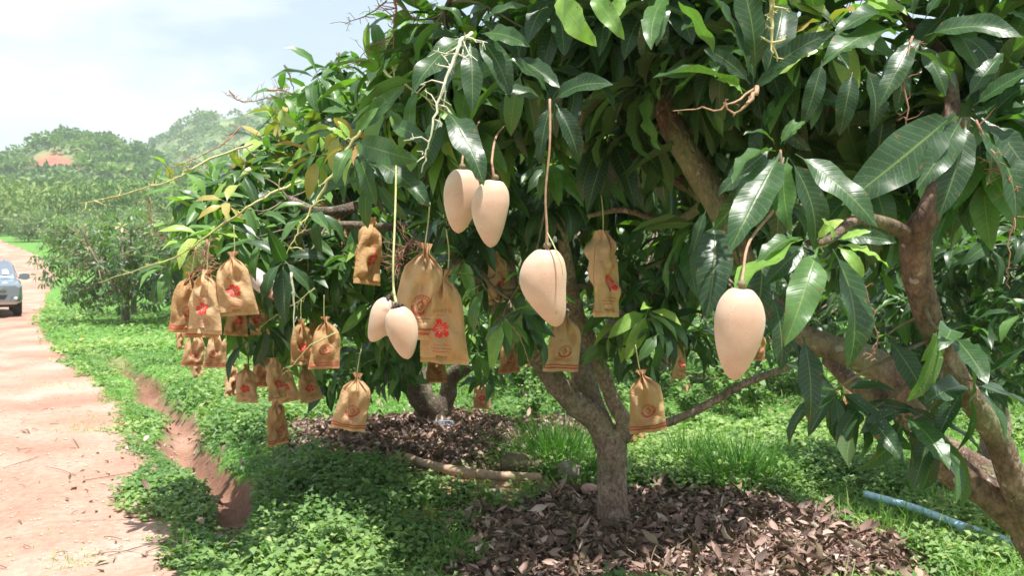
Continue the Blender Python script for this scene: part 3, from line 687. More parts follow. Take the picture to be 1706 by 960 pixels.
HAND_LEAVES = [   # base pixel, tip pixel, distance at base and tip, roll of the blade, template, tint
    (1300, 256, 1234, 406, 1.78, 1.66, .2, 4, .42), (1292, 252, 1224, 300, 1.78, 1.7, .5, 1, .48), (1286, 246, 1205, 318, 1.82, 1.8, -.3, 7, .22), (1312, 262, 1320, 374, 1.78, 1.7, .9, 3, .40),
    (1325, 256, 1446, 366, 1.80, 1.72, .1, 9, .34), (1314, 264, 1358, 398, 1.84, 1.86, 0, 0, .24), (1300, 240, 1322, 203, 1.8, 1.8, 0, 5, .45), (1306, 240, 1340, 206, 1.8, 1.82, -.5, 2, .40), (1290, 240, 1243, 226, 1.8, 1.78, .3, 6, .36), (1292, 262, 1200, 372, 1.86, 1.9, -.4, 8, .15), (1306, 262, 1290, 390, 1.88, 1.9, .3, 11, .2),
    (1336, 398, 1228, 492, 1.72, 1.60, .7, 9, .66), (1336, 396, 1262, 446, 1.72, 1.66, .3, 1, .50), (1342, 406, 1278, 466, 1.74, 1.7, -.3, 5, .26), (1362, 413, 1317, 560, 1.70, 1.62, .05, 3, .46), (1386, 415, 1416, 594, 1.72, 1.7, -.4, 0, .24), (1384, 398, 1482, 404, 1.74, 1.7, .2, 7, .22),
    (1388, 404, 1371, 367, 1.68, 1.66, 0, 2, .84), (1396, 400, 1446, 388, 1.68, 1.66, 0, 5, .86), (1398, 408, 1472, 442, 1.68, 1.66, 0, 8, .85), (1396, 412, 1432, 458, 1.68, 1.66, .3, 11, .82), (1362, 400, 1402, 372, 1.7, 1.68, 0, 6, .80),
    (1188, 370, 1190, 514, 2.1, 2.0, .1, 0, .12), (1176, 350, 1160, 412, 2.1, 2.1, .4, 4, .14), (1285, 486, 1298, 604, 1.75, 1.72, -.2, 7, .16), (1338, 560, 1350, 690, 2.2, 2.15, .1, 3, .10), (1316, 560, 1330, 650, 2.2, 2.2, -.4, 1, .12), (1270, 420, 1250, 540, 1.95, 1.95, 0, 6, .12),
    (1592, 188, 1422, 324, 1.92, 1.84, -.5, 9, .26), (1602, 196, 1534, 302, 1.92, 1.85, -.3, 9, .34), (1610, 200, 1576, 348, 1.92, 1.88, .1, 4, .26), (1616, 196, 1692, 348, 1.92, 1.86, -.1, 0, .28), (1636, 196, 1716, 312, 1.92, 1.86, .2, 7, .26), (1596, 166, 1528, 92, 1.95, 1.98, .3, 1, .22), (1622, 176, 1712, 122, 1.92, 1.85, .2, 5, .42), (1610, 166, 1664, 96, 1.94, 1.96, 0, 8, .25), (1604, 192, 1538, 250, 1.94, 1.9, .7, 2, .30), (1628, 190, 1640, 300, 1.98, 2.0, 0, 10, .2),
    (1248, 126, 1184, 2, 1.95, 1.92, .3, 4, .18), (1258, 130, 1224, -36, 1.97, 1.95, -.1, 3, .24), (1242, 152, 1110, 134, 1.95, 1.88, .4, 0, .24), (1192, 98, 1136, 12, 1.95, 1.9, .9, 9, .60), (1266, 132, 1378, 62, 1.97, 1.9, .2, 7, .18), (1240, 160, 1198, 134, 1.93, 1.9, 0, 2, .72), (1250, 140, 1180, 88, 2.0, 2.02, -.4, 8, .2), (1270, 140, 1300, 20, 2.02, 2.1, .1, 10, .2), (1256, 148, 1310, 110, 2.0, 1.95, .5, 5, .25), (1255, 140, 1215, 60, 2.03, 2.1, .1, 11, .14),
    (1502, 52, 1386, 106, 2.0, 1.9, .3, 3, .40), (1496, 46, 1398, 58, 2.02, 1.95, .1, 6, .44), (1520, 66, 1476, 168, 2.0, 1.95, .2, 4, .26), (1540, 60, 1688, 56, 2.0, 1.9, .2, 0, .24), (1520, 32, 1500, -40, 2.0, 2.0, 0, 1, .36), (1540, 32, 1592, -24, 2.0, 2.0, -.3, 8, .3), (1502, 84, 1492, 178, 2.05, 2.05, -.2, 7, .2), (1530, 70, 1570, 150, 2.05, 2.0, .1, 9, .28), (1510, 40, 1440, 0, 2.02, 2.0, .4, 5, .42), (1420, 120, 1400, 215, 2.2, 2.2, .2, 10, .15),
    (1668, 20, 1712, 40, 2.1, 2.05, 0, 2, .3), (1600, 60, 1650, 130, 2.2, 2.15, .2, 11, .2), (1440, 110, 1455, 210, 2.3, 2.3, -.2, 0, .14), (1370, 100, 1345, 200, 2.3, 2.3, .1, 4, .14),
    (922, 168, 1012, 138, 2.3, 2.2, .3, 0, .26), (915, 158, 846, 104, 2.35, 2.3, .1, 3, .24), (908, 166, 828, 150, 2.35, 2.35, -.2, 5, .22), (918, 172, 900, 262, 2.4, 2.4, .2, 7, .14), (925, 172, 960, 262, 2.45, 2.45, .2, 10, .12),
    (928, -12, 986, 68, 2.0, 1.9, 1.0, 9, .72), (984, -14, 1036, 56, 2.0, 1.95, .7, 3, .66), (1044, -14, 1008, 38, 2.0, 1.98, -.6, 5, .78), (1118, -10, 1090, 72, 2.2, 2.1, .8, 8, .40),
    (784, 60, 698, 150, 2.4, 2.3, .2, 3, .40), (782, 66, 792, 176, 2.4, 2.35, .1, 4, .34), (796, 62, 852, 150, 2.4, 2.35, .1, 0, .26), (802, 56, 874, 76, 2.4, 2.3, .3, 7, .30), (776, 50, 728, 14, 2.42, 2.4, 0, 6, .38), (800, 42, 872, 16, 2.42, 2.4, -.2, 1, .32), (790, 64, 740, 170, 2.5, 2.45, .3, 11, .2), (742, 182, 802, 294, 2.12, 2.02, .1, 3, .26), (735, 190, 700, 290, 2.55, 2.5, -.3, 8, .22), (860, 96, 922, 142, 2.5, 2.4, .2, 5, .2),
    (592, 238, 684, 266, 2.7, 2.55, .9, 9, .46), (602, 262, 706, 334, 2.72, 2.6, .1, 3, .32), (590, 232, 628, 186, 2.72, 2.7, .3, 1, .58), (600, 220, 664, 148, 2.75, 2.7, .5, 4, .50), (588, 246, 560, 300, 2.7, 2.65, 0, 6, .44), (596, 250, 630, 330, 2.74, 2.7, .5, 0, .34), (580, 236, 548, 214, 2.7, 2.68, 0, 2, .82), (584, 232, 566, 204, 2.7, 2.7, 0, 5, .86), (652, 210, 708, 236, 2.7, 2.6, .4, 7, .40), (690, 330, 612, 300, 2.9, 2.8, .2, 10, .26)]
treeA, skA = make_tree('mango_tree', 'near mango tree whose reddish limbs fork up along the right edge of the picture', bA, A_limbs, A_blobs, A_hero, .235, 'A', T_HERO, T_MID, M_bark_red, 12, upbias=.25, droop=.7, limit=300 - len(HAND_LEAVES), hand=HAND_LEAVES)

# tree behind on the left, the one loaded with paper bags
bC = P(722, 698, 9.3); bC[2] = ground_z(bC[0], bC[1]) - .05
C_limbs = [
    np.vstack([[*bC, .15], px([(718, 684, 9.25, .14), (700, 664, 9.1, .12), (688, 640, 9.0, .11), (668, 612, 8.8, .10), (630, 580, 8.4, .08), (560, 520, 7.6, .06), (500, 460, 7.0, .04)])]),
    px([(735, 690, 9.3, .10), (745, 660, 9.3, .09), (752, 630, 9.25, .085), (790, 600, 9.1, .085), (840, 580, 9.0, .07), (860, 520, 8.6, .05), (850, 420, 8, .04)]),
    px([(712, 690, 9.4, .10), (706, 655, 9.5, .095), (700, 600, 9.6, .08), (680, 500, 9.4, .06), (660, 380, 9, .05), (640, 250, 8.6, .03)]),
    px([(668, 612, 8.8, .08), (640, 520, 8.2, .06), (600, 420, 7.4, .05), (560, 340, 6.8, .04), (480, 300, 6.2, .03)]),
    px([(560, 520, 7.6, .05), (480, 470, 6.8, .04), (400, 440, 6.2, .03), (340, 420, 5.8, .02)]),
    px([(650, 320, 5.6, .03), (590, 345, 5.3, .032), (530, 352, 5.2, .026), (480, 330, 5.3, .02)]),
    px([(700, 375, 5.4, .022), (640, 378, 5.2, .024), (560, 375, 5.1, .02), (500, 390, 5.2, .015)]),
    px([(640, 520, 8.2, .05), (690, 400, 6.8, .04), (660, 340, 6.0, .032), (650, 320, 5.6, .03)]),
]
C_blobs = [
    (340, 350, 5.6, 60, 55, .5, 20, .25), (310, 420, 5.5, 28, 45, .35, 8, .2), (400, 400, 5.4, 80, 70, .5, 28, .12), (470, 300, 6.0, 90, 80, .6, 30, .15), (400, 320, 5.9, 60, 40, .4, 12, .25),
    (540, 230, 6.2, 80, 70, .6, 30, .18), (500, 190, 6.6, 45, 35, .5, 9, .3), (600, 180, 6.2, 80, 70, .7, 28, .15), (660, 260, 6.2, 100, 110, .8, 40), (560, 380, 5.8, 130, 80, .6, 34), (480, 470, 5.6, 70, 60, .45, 20),
    (600, 470, 6.2, 110, 80, .8, 28), (700, 470, 6.6, 110, 110, .9, 34), (450, 560, 5.9, 60, 45, .4, 11), (640, 560, 7.3, 90, 80, .6, 26), (780, 500, 7.4, 90, 110, .8, 26), (400, 510, 6.2, 50, 50, .4, 7),
    (560, 600, 7.6, 60, 60, .5, 11), (820, 600, 8.5, 60, 50, .5, 6), (700, 120, 6.4, 70, 90, .7, 18), (560, 300, 7.6, 150, 120, .8, 26), (640, 600, 8.6, 110, 80, .6, 16), (880, 430, 8.0, 120, 120, .9, 22)]
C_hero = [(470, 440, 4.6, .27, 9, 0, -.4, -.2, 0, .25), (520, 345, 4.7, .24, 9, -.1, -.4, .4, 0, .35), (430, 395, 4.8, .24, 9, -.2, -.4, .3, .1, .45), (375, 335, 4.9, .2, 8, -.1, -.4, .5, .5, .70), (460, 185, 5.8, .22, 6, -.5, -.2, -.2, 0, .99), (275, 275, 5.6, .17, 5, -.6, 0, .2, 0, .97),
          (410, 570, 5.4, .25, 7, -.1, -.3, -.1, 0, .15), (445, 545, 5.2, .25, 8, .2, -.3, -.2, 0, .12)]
treeC, skC = make_tree('mango_tree', 'mango tree left of centre with arching limbs and dozens of paper bags in its crown', bC, C_limbs, C_blobs, C_hero, .235, 'C', T_MID, T_LOW, M_bark_shaded, 13, upbias=.5, droop=.6, tint=.50)  # raised tint: sunlight on this crown is put into the leaf colour

# bright tree behind the near one, at the right edge
bE = np.array([3.9, 7.2, 0.]); bE[2] = ground_z(3.9, 7.2) - .05
E_limbs = [
    np.vstack([[*bE, .12], px([(1660, 700, 7.2, .11), (1640, 640, 7.1, .10), (1610, 520, 6.8, .08), (1580, 420, 6.4, .075), (1560, 340, 6.2, .06)])]),
    px([(1640, 640, 7.1, .08), (1700, 520, 6.8, .06), (1740, 400, 6.5, .05)]), px([(1610, 520, 6.8, .06), (1540, 460, 6.6, .05), (1480, 400, 6.6, .04)])]
E_blobs = [(1660, 440, 5.6, 90, 80, .5, 22, .15), (1540, 480, 6.0, 70, 60, .5, 14, .15), (1700, 580, 5.2, 90, 90, .5, 20, .1), (1480, 400, 6.6, 110, 90, .6, 20, .1), (1620, 300, 6.4, 160, 120, .8, 28), (1780, 360, 6.2, 150, 180, .8, 24), (1500, 560, 7.0, 90, 50, .5, 10), (1640, 560, 6.4, 110, 70, .5, 16)]
treeE, skE = make_tree('mango_tree', 'sunlit mango tree with pale trunk behind the near reddish limbs at the right edge', bE, E_limbs, E_blobs, [], .22, 'B', T_MID, T_LOW, M_bark, 14, droop=.5)

# ------------------------------------------------------------------ trees of the orchard, shared shapes
def orchard_proto(seed, h, rad_, nclus, nleaf, L, tmpl, mt, tone):
    r = np.random.default_rng(seed); cr = Crown(); g = Geo(); sk = []
    lims = [[(0, 0, -.1, .12), (.02, 0, .35, .10), (0, 0, .7, .11)]]
    for k in range(6):
        a = k * 1.05 + r.uniform(-.3, .3); q = rad_ * r.uniform(.5, .75)
        lims.append([(0, 0, .6, .08), (math.cos(a) * q * .4, math.sin(a) * q * .4, h * .42, .06), (math.cos(a) * q * .8, math.sin(a) * q * .8, h * .62, .04), (math.cos(a) * q, math.sin(a) * q, h * .8, .02)])
    for l in lims: 
        s = catmull(l, 4); tube(g, s, 7, .1); sk.append(s)
    sk = np.concatenate(sk)
    lobes = [np.array([math.cos(a) * rad_ * .52, math.sin(a) * rad_ * .52, h * (.52 + .1 * math.sin(a * 2.3))]) for a in np.arange(7) * .9 + r.uniform(0, 1, 7)] + [np.array([0, 0, h * .66])]
    for i in range(nclus):
        c = lobes[i % len(lobes)] ; q = norm(r.normal(size=3)) * np.array([rad_ * .50, rad_ * .50, h * .36]) * r.uniform(.6, 1.08)
        p = c + q
        if p[2] < .45: p[2] = .45 + r.uniform(0, .4)
        if p[2] > h * 1.03: p[2] = h * r.uniform(.8, 1.03)
        d = norm(q) + np.array([0, 0, .6])
        cr.add(p, *rosette(p, d, L * r.uniform(.8, 1.2), nleaf, .3 if r.random() < .2 else 0, .5, r, float(np.clip(r.normal(tone, .15), 0, 1))))
        if i % 3 == 0:
            dd = np.linalg.norm(sk[:, :3] - p, axis=1); a = sk[int(np.argmin(dd))]
            tube(g, catmull([[*a[:3], .02], [*(a[:3] * .5 + p * .5), .014], [*p, .006]], 2), 4, cap=False)
    pos, fr, size, tt = cr.arr(); which = r.integers(0, len(tmpl), len(pos))
    gl, t = batch_leaves(pos, fr, size, tmpl, which, tt)
    return g.mesh('trunk', M_bark), gl.mesh('crown', mt, tint=t)
PM = [orchard_proto(30 + i, 2.9 + .3 * i, 2.1 + .1 * i, 480, 9, .20, T_LOW, M_leaf_far, .30) for i in range(3)]
PF = [orchard_proto(50 + i, 3.6, 2.8, 230, 5, .52, T_FAR, M_leaf_far, .45) for i in range(3)]
def orchard_tree(x, y, proto, sc, rz, label, group):
    z = ground_z(x, y); t = thing('mango_tree', label, 'tree', (x, y, z - .05), (0, 0, rz), group)
    t.scale = (sc,) * 3
    a = link('trunk', proto[0], t); b = link('crown', proto[1], t); return t
small = P(210, 538, 25.5)
orchard_tree(small[0], small[1], PM[0], 1.14, 2.2, 'small round mango tree with a short single trunk beside the bend of the dirt road', None)
orchard_tree(-8.4, 24.5, PM[1], 1.05, .7, 'low mango tree just right of the small roadside tree', None)
orchard_tree(-12.6, 29.5, PM[2], .95, 1.9, 'small mango tree behind the roadside tree with its crown joined to it', None)
mids = [(-4.5, 20), (-1.5, 15), (2.2, 12.5), (5.2, 11.5), (8.6, 12.5), (-3.0, 27), (1.5, 21), (5.5, 19), (9.5, 20.5), (13.5, 19), (3.4, 30), (8.5, 29), (14, 29), (-0.5, 36), (19, 27), (12, 14.5)]
for i, (x, y) in enumerate(mids):
    orchard_tree(x, y, PM[i % 3], 1.05 + .12 * ((i * 7) % 4) / 3, i * 1.7, 'orchard mango tree glimpsed through the gaps behind the central tree', 'orchard trees glimpsed behind the near trees')
k = 0
for row in range(19):
    y = 44 + row * 6.6
    for cidx in range(-24, 24):
        x = cidx * 5.8 + (row % 2) * 2.6 + rng.uniform(-.8, .8); yy = y + rng.uniform(-1, 1)
        u_ = 853 + F * x / yy
        if u_ < -60 or u_ > 1240: continue
        if u_ > 520 and row > 3: continue
        re = road_edge(yy)
        if re - 7.5 < x < re + 1.6: continue
        if x > re - 60 and 0 < k < 290 or k == 0:
            orchard_tree(x, yy, PF[k % 3], rng.uniform(.78, 1.12), rng.uniform(0, 6), 'distant olive green mango tree in the orchard rows on the slope below the hills', 'orchard trees in rows on the far slope')
            k += 1

# ------------------------------------------------------------------ woods on the hills and the bamboo thickets
def tuft_tree(n, r, rx, rz, fs, mode='round'):
    q = norm(r.normal(size=(n, 3))); q[:, 2] = np.abs(q[:, 2]) * 1.0 - .25
    p = q * np.array([rx, rx, rz]) * (r.uniform(.55, 1.0, n)[:, None]); p[:, 2] += rz * .5
    if mode == 'bamboo':
        a = r.uniform(0, 6.28, n); h = r.uniform(0, 1, n) ** .8; rr = rx * (.25 + .9 * h ** 1.6) * r.uniform(.4, 1, n)
        p = np.stack([np.cos(a) * rr, np.sin(a) * rr, rz * 1.6 * h * (1 - .18 * (rr / rx) ** 2)], -1)
    s = fs * r.uniform(.6, 1.3, n); d = norm(p * [1, 1, .4] + r.normal(0, rx * .5, (n, 3)) + [0, 0, .5 if mode == 'round' else .2])
    if mode == 'bamboo': d = norm(np.stack([p[:, 0], p[:, 1], -rx * .7 * np.ones(n)], -1) + r.normal(0, .6 * rx, (n, 3)))
    fr = leaf_frames(p, d, None, .7, r); return p, fr, s
def woods(name, pts, zfun, rx, rz, n, fs, mode, tones, seed, mt, protos=6):
    r = np.random.default_rng(seed); PP = [tuft_tree(n, r, rx, rz, fs, mode) for _ in range(protos)]
    wk = .8 if mode == 'round' else .36; V = np.array([[0, 0, 0], [-wk / 2, .45, .05], [0, 1, -.25], [wk / 2, .5, .05]]); Fc = np.array([[0, 3, 2, 1]])
    Vs = []; ts = []
    for i, (x, y) in enumerate(pts):
        p, fr, s = PP[i % protos]; k_ = r.uniform(.6, 1.25); a = r.uniform(0, 6.28); ca, sa = math.cos(a), math.sin(a); Rz = np.array([[ca, -sa, 0], [sa, ca, 0], [0, 0, 1]])
        W = np.einsum('nij,vj->nvi', fr, V) * s[:, None, None] + p[:, None, :]
        W = (W @ Rz.T) * k_ + np.array([x, y, ground_z(x, y) - .3]); Vs.append(W.reshape(-1, 3))
        tb = r.choice(tones) + r.normal(0, .07); ts.append(np.repeat(np.clip(tb + r.normal(0, .08, n), 0, 1), len(V)))
    Vs = np.concatenate(Vs); nl = len(Vs) // len(V)
    F2 = (Fc[None] + (np.arange(nl) * len(V))[:, None, None]).reshape(-1, 4)
    return link(name, mesh_np(name, Vs, F2, [mt], False, None, np.concatenate(ts)), kind='stuff')
r = np.random.default_rng(90); pts = []
for _ in range(2600):
    u_ = r.uniform(-80, 1000); y = 150 * (560 / 150.) ** r.uniform(0, 1)
    if y > 330 and u_ < 60: continue
    if u_ > 520 and r.random() < .6: continue
    x = (u_ - 853) / F * y; z = ground_z(x, y); uu, vv, _ = proj(np.array([x, y, z]))
    if np.hypot((uu - 88) / 54, (vv - 272) / 19) < 1.0 and y < 330: continue
    if fbm(np.array([x / 30.]), np.array([y / 30.]), 61)[0] > .66: continue
    pts.append((x, y))
o = woods('hillside_woods', pts, None, 4.3, 3.4, 80, 1.45, 'round', [.25, .35, .45, .55, .7], 91, M_hillveg)
o['label'] = 'woodland covering the far hills behind the orchard'; o['category'] = 'woodland'
pts = []
for _ in range(240):
    u_ = r.uniform(-60, 560); y = r.uniform(118, 190); x = (u_ - 853) / F * y
    pts.append((x, y))
o = woods('bamboo_thicket', pts, None, 4.2, 4.6, 230, 1.1, 'bamboo', [.55, .7, .8, .9], 92, M_hillveg)
o['label'] = 'feathery light green bamboo thickets at the foot of the hills'; o['category'] = 'bamboo'

# ------------------------------------------------------------------ bare flower stalks (panicles) on the near and left trees
def panicle(root, base, pts, r0, mt, spurs=10, seed=0, spl=.03, name='flower_stalk'):
    r = np.random.default_rng(seed); g = Geo(); q = np.array([[*P(*p[:3]), r0 * (1 - .75 * i / max(1, len(pts) - 1))] for i, p in enumerate(pts)])
    s = catmull(q, 6); s[:, :3] += r.normal(0, .0025, s[:, :3].shape); s2 = s.copy(); s2[:, :3] -= base; tube(g, s2, 6, .15)
    for k in range(spurs):
        i = int(r.integers(1, len(s) - 1)); a = s[i, :3]; d = norm(r.normal(size=3) + (s[i + 1, :3] - s[i, :3]) / .05 * .2)
        L = spl * r.uniform(.4, 1.4); e = a + d * L
        tube(g, np.array([[*(a - base), r0 * .4], [*(a * .4 + e * .6 - base + r.normal(0, L * .1, 3)), r0 * .3], [*(e - base), r0 * .2]]), 4, cap=False)
        if L > spl * .8:
            for _ in range(2):
                e2 = e + norm(r.normal(size=3)) * L * .35; tube(g, np.array([[*(e * .8 + a * .2 - base), r0 * .2], [*(e2 - base), r0 * .14]]), 4, cap=False)
    return link(name, g.mesh(name, mt), root)
M_stalk_pale = simple('pale_stalk', (.50, .50, .36), .6, noise=.25, nscale=50)
M_stalk_yellow = simple('yellow_stalk', (.46, .42, .18), .6, noise=.25, nscale=50)
for a in [
    (treeA, [(785, 55, 2.15), (765, 75, 2.1), (748, 120, 2.08), (728, 185, 2.05), (712, 245, 2.05), (702, 288, 2.05)], .0055, M_stalk_pale, 26, .045),
    (treeA, [(640, 120, 3.0), (690, 150, 2.9), (745, 190, 2.7)], .005, M_stalk_yellow, 14, .04),
    (treeA, [(600, 215, 2.7), (566, 270, 2.7), (530, 330, 2.7), (500, 380, 2.7), (478, 422, 2.7)], .006, M_stalk_yellow, 16, .03),
    (treeA, [(1287, -10, 1.9), (1286, 30, 1.9), (1288, 92, 1.9)], .007, M_stalk_yellow, 12, .03),
    (treeA, [(1262, 145, 1.9), (1248, 168, 1.85), (1222, 192, 1.85)], .006, M_stalk_brown, 6, .02),
    (treeA, [(1262, 145, 1.92), (1200, 178, 1.85), (1118, 184, 1.8)], .003, M_stalk_brown, 8, .012),
    (treeA, [(660, -20, 3.0), (658, 30, 3.0), (655, 80, 3.0)], .005, M_panicle, 22, .07),
    (treeA, [(650, 60, 3.2), (610, 85, 3.2), (585, 120, 3.2)], .003, M_panicle, 14, .05), (treeA, [(645, 2, 3.2), (600, 30, 3.2), (550, 38, 3.2)], .003, M_panicle, 12, .04),
    (treeA, [(1520, 60, 2.0), (1508, 130, 1.95), (1512, 230, 1.95), (1530, 275, 1.95)], .003, M_panicle, 22, .03), (treeA, [(1625, 200, 1.9), (1660, 270, 1.85), (1692, 330, 1.85), (1678, 420, 1.85), (1680, 480, 1.85)], .003, M_panicle, 20, .03),
    (treeA, [(1400, 410, 1.75), (1440, 480, 1.75), (1460, 560, 1.78), (1450, 610, 1.8)], .0025, M_panicle, 8, .02),
    (treeC, [(500, 300, 4.8), (430, 335, 4.7), (370, 375, 4.7), (300, 425, 4.7), (240, 445, 4.8), (165, 472, 4.9)], .008, M_stalk_yellow, 24, .05),
    (treeC, [(420, 240, 5.5), (350, 265, 5.4), (290, 298, 5.3), (210, 322, 5.3), (130, 340, 5.3)], .009, M_stalk_yellow, 26, .06),
    (treeC, [(445, 150, 6), (480, 152, 6), (520, 170, 6)], .007, M_panicle, 10, .05), (treeC, [(474, 108, 6), (484, 130, 6), (492, 160, 6)], .008, M_twig, 4, .03), (treeC, [(552, 100, 6), (552, 125, 6), (552, 160, 6)], .008, M_twig, 3, .03), (treeC, [(565, 88, 6), (563, 120, 6), (562, 150, 6)], .009, M_twig, 4, .03),
    (treeC, [(400, 210, 5.6), (372, 240, 5.5), (330, 262, 5.5), (290, 280, 5.5)], .005, M_panicle, 26, .07), (treeC, [(382, 150, 5.9), (400, 168, 5.9), (440, 165, 5.9), (480, 152, 5.9)], .006, M_panicle, 22, .09), (treeC, [(250, 330, 5.4), (255, 380, 5.4), (280, 400, 5.4)], .004, M_panicle, 26, .09),
    (treeC, [(485, 455, 4.4), (490, 510, 4.4), (488, 565, 4.4)], .007, M_stalk_pale, 4, .03), (treeC, [(525, 480, 4.6), (500, 500, 4.6), (440, 540, 4.6), (430, 560, 4.6)], .004, M_stalk_green, 8, .03),
    (treeC, [(560, 555, 4.5), (520, 575, 4.5), (492, 605, 4.5), (470, 625, 4.5)], .005, M_stalk_green, 8, .03), (treeC, [(345, 400, 4.7), (340, 440, 4.6), (345, 470, 4.6)], .006, M_panicle, 60, .09),
    (treeC, [(690, 395, 4.8), (670, 420, 4.8), (660, 450, 4.8)], .006, M_panicle, 60, .10), (treeB, [(840, 530, 3.5), (862, 555, 3.45), (880, 600, 3.42), (884, 615, 3.42)], .003, M_stalk_brown, 2, .02)]:
    root = a[0]; panicle(root, np.array(root.location), a[1], a[2], a[3], a[4], seed=len(COL.objects), spl=a[5])

# ------------------------------------------------------------------ mangoes
def mango_material():
    m, nt, b, N = mat('pale_mango_skin')
    t = N('ShaderNodeTexCoord').outputs['Object']; z = N('ShaderNodeSeparateXYZ', {0: t}).outputs[2]
    n1 = N('ShaderNodeTexNoise', {'Vector': t, 'Scale': 14.0, 'Detail': 4.0}).outputs[0]
    n2 = N('ShaderNodeTexVoronoi', {'Vector': t, 'Scale': 300.0}).outputs['Distance']
    col = ramp(N, n1, [(.3, (.49, .305, .215)), (.5, (.55, .37, .27)), (.7, (.60, .435, .33))])
    dots = math_(N, 'LESS_THAN', n2, .27); msk = math_(N, 'GREATER_THAN', N('ShaderNodeTexNoise', {'Vector': t, 'Scale': 22.0}).outputs[0], .5)
    col = mixc(N, math_(N, 'MULTIPLY', math_(N, 'MULTIPLY', dots, msk), .7), col, (.48, .24, .12))
    sc_ = math_(N, 'GREATER_THAN', N('ShaderNodeTexNoise', {'Vector': t, 'Scale': 60.0, 'Detail': 3.0}).outputs[0], .73)
    col = mixc(N, math_(N, 'MULTIPLY', sc_, .5), col, (.35, .18, .10))
    nt.links.new(col, b.inputs['Base Color']); b.inputs['Roughness'].default_value = .55
    b.inputs['Subsurface Weight'].default_value = .12; b.inputs['Subsurface Radius'].default_value = (.01, .005, .003); b.inputs['Subsurface Scale'].default_value = .5
    b.inputs['Specular IOR Level'].default_value = .3
    b.inputs['Sheen Weight'].default_value = .15
    nt.links.new(N('ShaderNodeBump', {'Height': n1, 'Strength': .12, 'Distance': .004}).outputs[0], b.inputs['Normal'])
    return m
M_mango = mango_material(); M_scar = simple('black_sap_stain', (.05, .03, .025), .6, noise=.4, nscale=200)
def mango(u, v0, v1, u1, d, wpx, label, bend=.0, flat=.82, rotz=0, stalk=None, smat=None, stain=False, full=.36, seed=0):
    """top pixel (u, v0), tip pixel (u1, v1)"""
    a = P(u, v0, d); e = P(u1, v1, d); ax = e - a; L = np.linalg.norm(ax); W = wpx / F * d / 2 * 1.03
    root = thing('mango', label, 'mango', tuple(a), group='bare pale mangoes hanging on stalks')
    n, m = 36, 32; t = np.linspace(0, 1, n); t = .5 - .5 * np.cos(t * math.pi)
    key = np.array([[0, 0], [.006, .08], [.02, .20], [.05, .38], [.10, .60], [.19, .85], [full, 1.0], [.50, .97], [.64, .86], [.76, .705], [.86, .53], [.93, .375], [.975, .22], [1, 0]])
    rr = np.interp(t, key[:, 0], key[:, 1]); 
    for _ in range(2): rr[2:-2] = (rr[1:-3] + rr[2:-2] * 2 + rr[3:-1]) / 4
    th = np.linspace(0, 2 * math.pi, m, endpoint=False)
    X = W * rr[:, None] * np.cos(th); Y = W * flat * rr[:, None] * np.sin(th)
    X = X + (bend * W * (1.6 * sstep(.4, 1.05, t) ** 1.4 - .75 * np.sin(math.pi * t)))[:, None]
    X = X * (1 + .035 * np.sin(t * 5 + seed)[:, None] * np.cos(th - .5))
    Z = np.repeat((-t * L)[:, None], m, 1) + .012 * W / .05 * np.exp(-((np.hypot(X, Y) / (W * .28)) ** 2)) * np.where(t < .06, -1, 0)[:, None]
    V = np.stack([X, Y, Z], -1).reshape(-1, 3)
    zax = -ax / L; xax = norm(np.array([math.cos(rotz), math.sin(rotz), 0]) - zax * zax[0]); yax = np.cross(zax, xax)
    V = V @ np.stack([xax, yax, zax], 0)
    off = -bend * W * xax * 1.0 * 0
    link('fruit_skin', mesh_np('fruit_skin', V, grid_faces(n, m, True), [M_mango], True), root)
    g = Geo()
    if stalk is None: stalk = [(u, v0 - 14, d)]
    pts = [[*(ax / L * .012), .0042]] + [[*(P(*s[:3]) - a), s[3] if len(s) > 3 else .0028] for s in stalk]
    g = Geo(); q = catmull(pts, 5); tube(g, q, 7, .25, seed=seed); link('stalk', g.mesh('stalk', smat or M_stalk_brown), root)
    g = Geo(); tube(g, [[*(-ax / L * .004), .006], [*(ax / L * .004), .010]], 10, .2); link('calyx', g.mesh('calyx', M_scar if stain else M_twig), root)
    if stain:
        g = Geo(); r = np.random.default_rng(seed)
        for k in range(16):
            c = ax / L * .006 + norm(np.cross(r.normal(size=3), ax)) * r.uniform(.003, .016) + ax / L * r.uniform(-.002, .003); tube(g, [[*(c - [0, 0, .003]), .002], [*c, .004], [*(c + [0, 0, .003]), .002]], 5, .4)
        link('sap_stain', g.mesh('sap_stain', M_scar), root)
    return root
mango(770, 276, 389, 766, 2.13, 60, 'pale mango in the touching upper pair, the shorter left one with light streaks', stalk=[(771, 262, 2.16), (778, 240, 2.4), (800, 200, 2.9)], bend=-.05, rotz=.1, seed=1)
mango(825, 294, 412, 812, 2.05, 61, 'pale mango on the right of the touching upper pair, its tip curving left', bend=.10, rotz=.0, stalk=[(821, 280, 2.05, .003), (820, 262, 2.1, .003), (828, 225, 2.5, .003), (850, 200, 3)], seed=2)
mango(911, 408, 545, 913, 1.9, 77, 'large pale mango hanging alone in the centre on a long straight brown stalk', bend=.22, stalk=[(911, 380, 1.9, .0027), (909, 320, 1.9, .0024), (916, 240, 1.9, .0025), (916, 165, 1.92, .0028)], seed=3)
mango(650, 494, 571, 622, 2.16, 46, 'smaller pale mango, the higher left one of the pair on a green stalk', bend=-.1, stain=True, stalk=[(656, 484, 2.16)], seed=4)
mango(661, 507, 599, 680, 2.08, 52, 'pale mango with black sap stain at its top, lower right of the pair', bend=.0, smat=M_stalk_green, stain=True, stalk=[(656, 484, 2.14, .003), (655, 440, 2.15, .0028), (657, 390, 2.2, .0028), (659, 330, 2.3, .0028), (660, 270, 2.6, .0028)], seed=5)
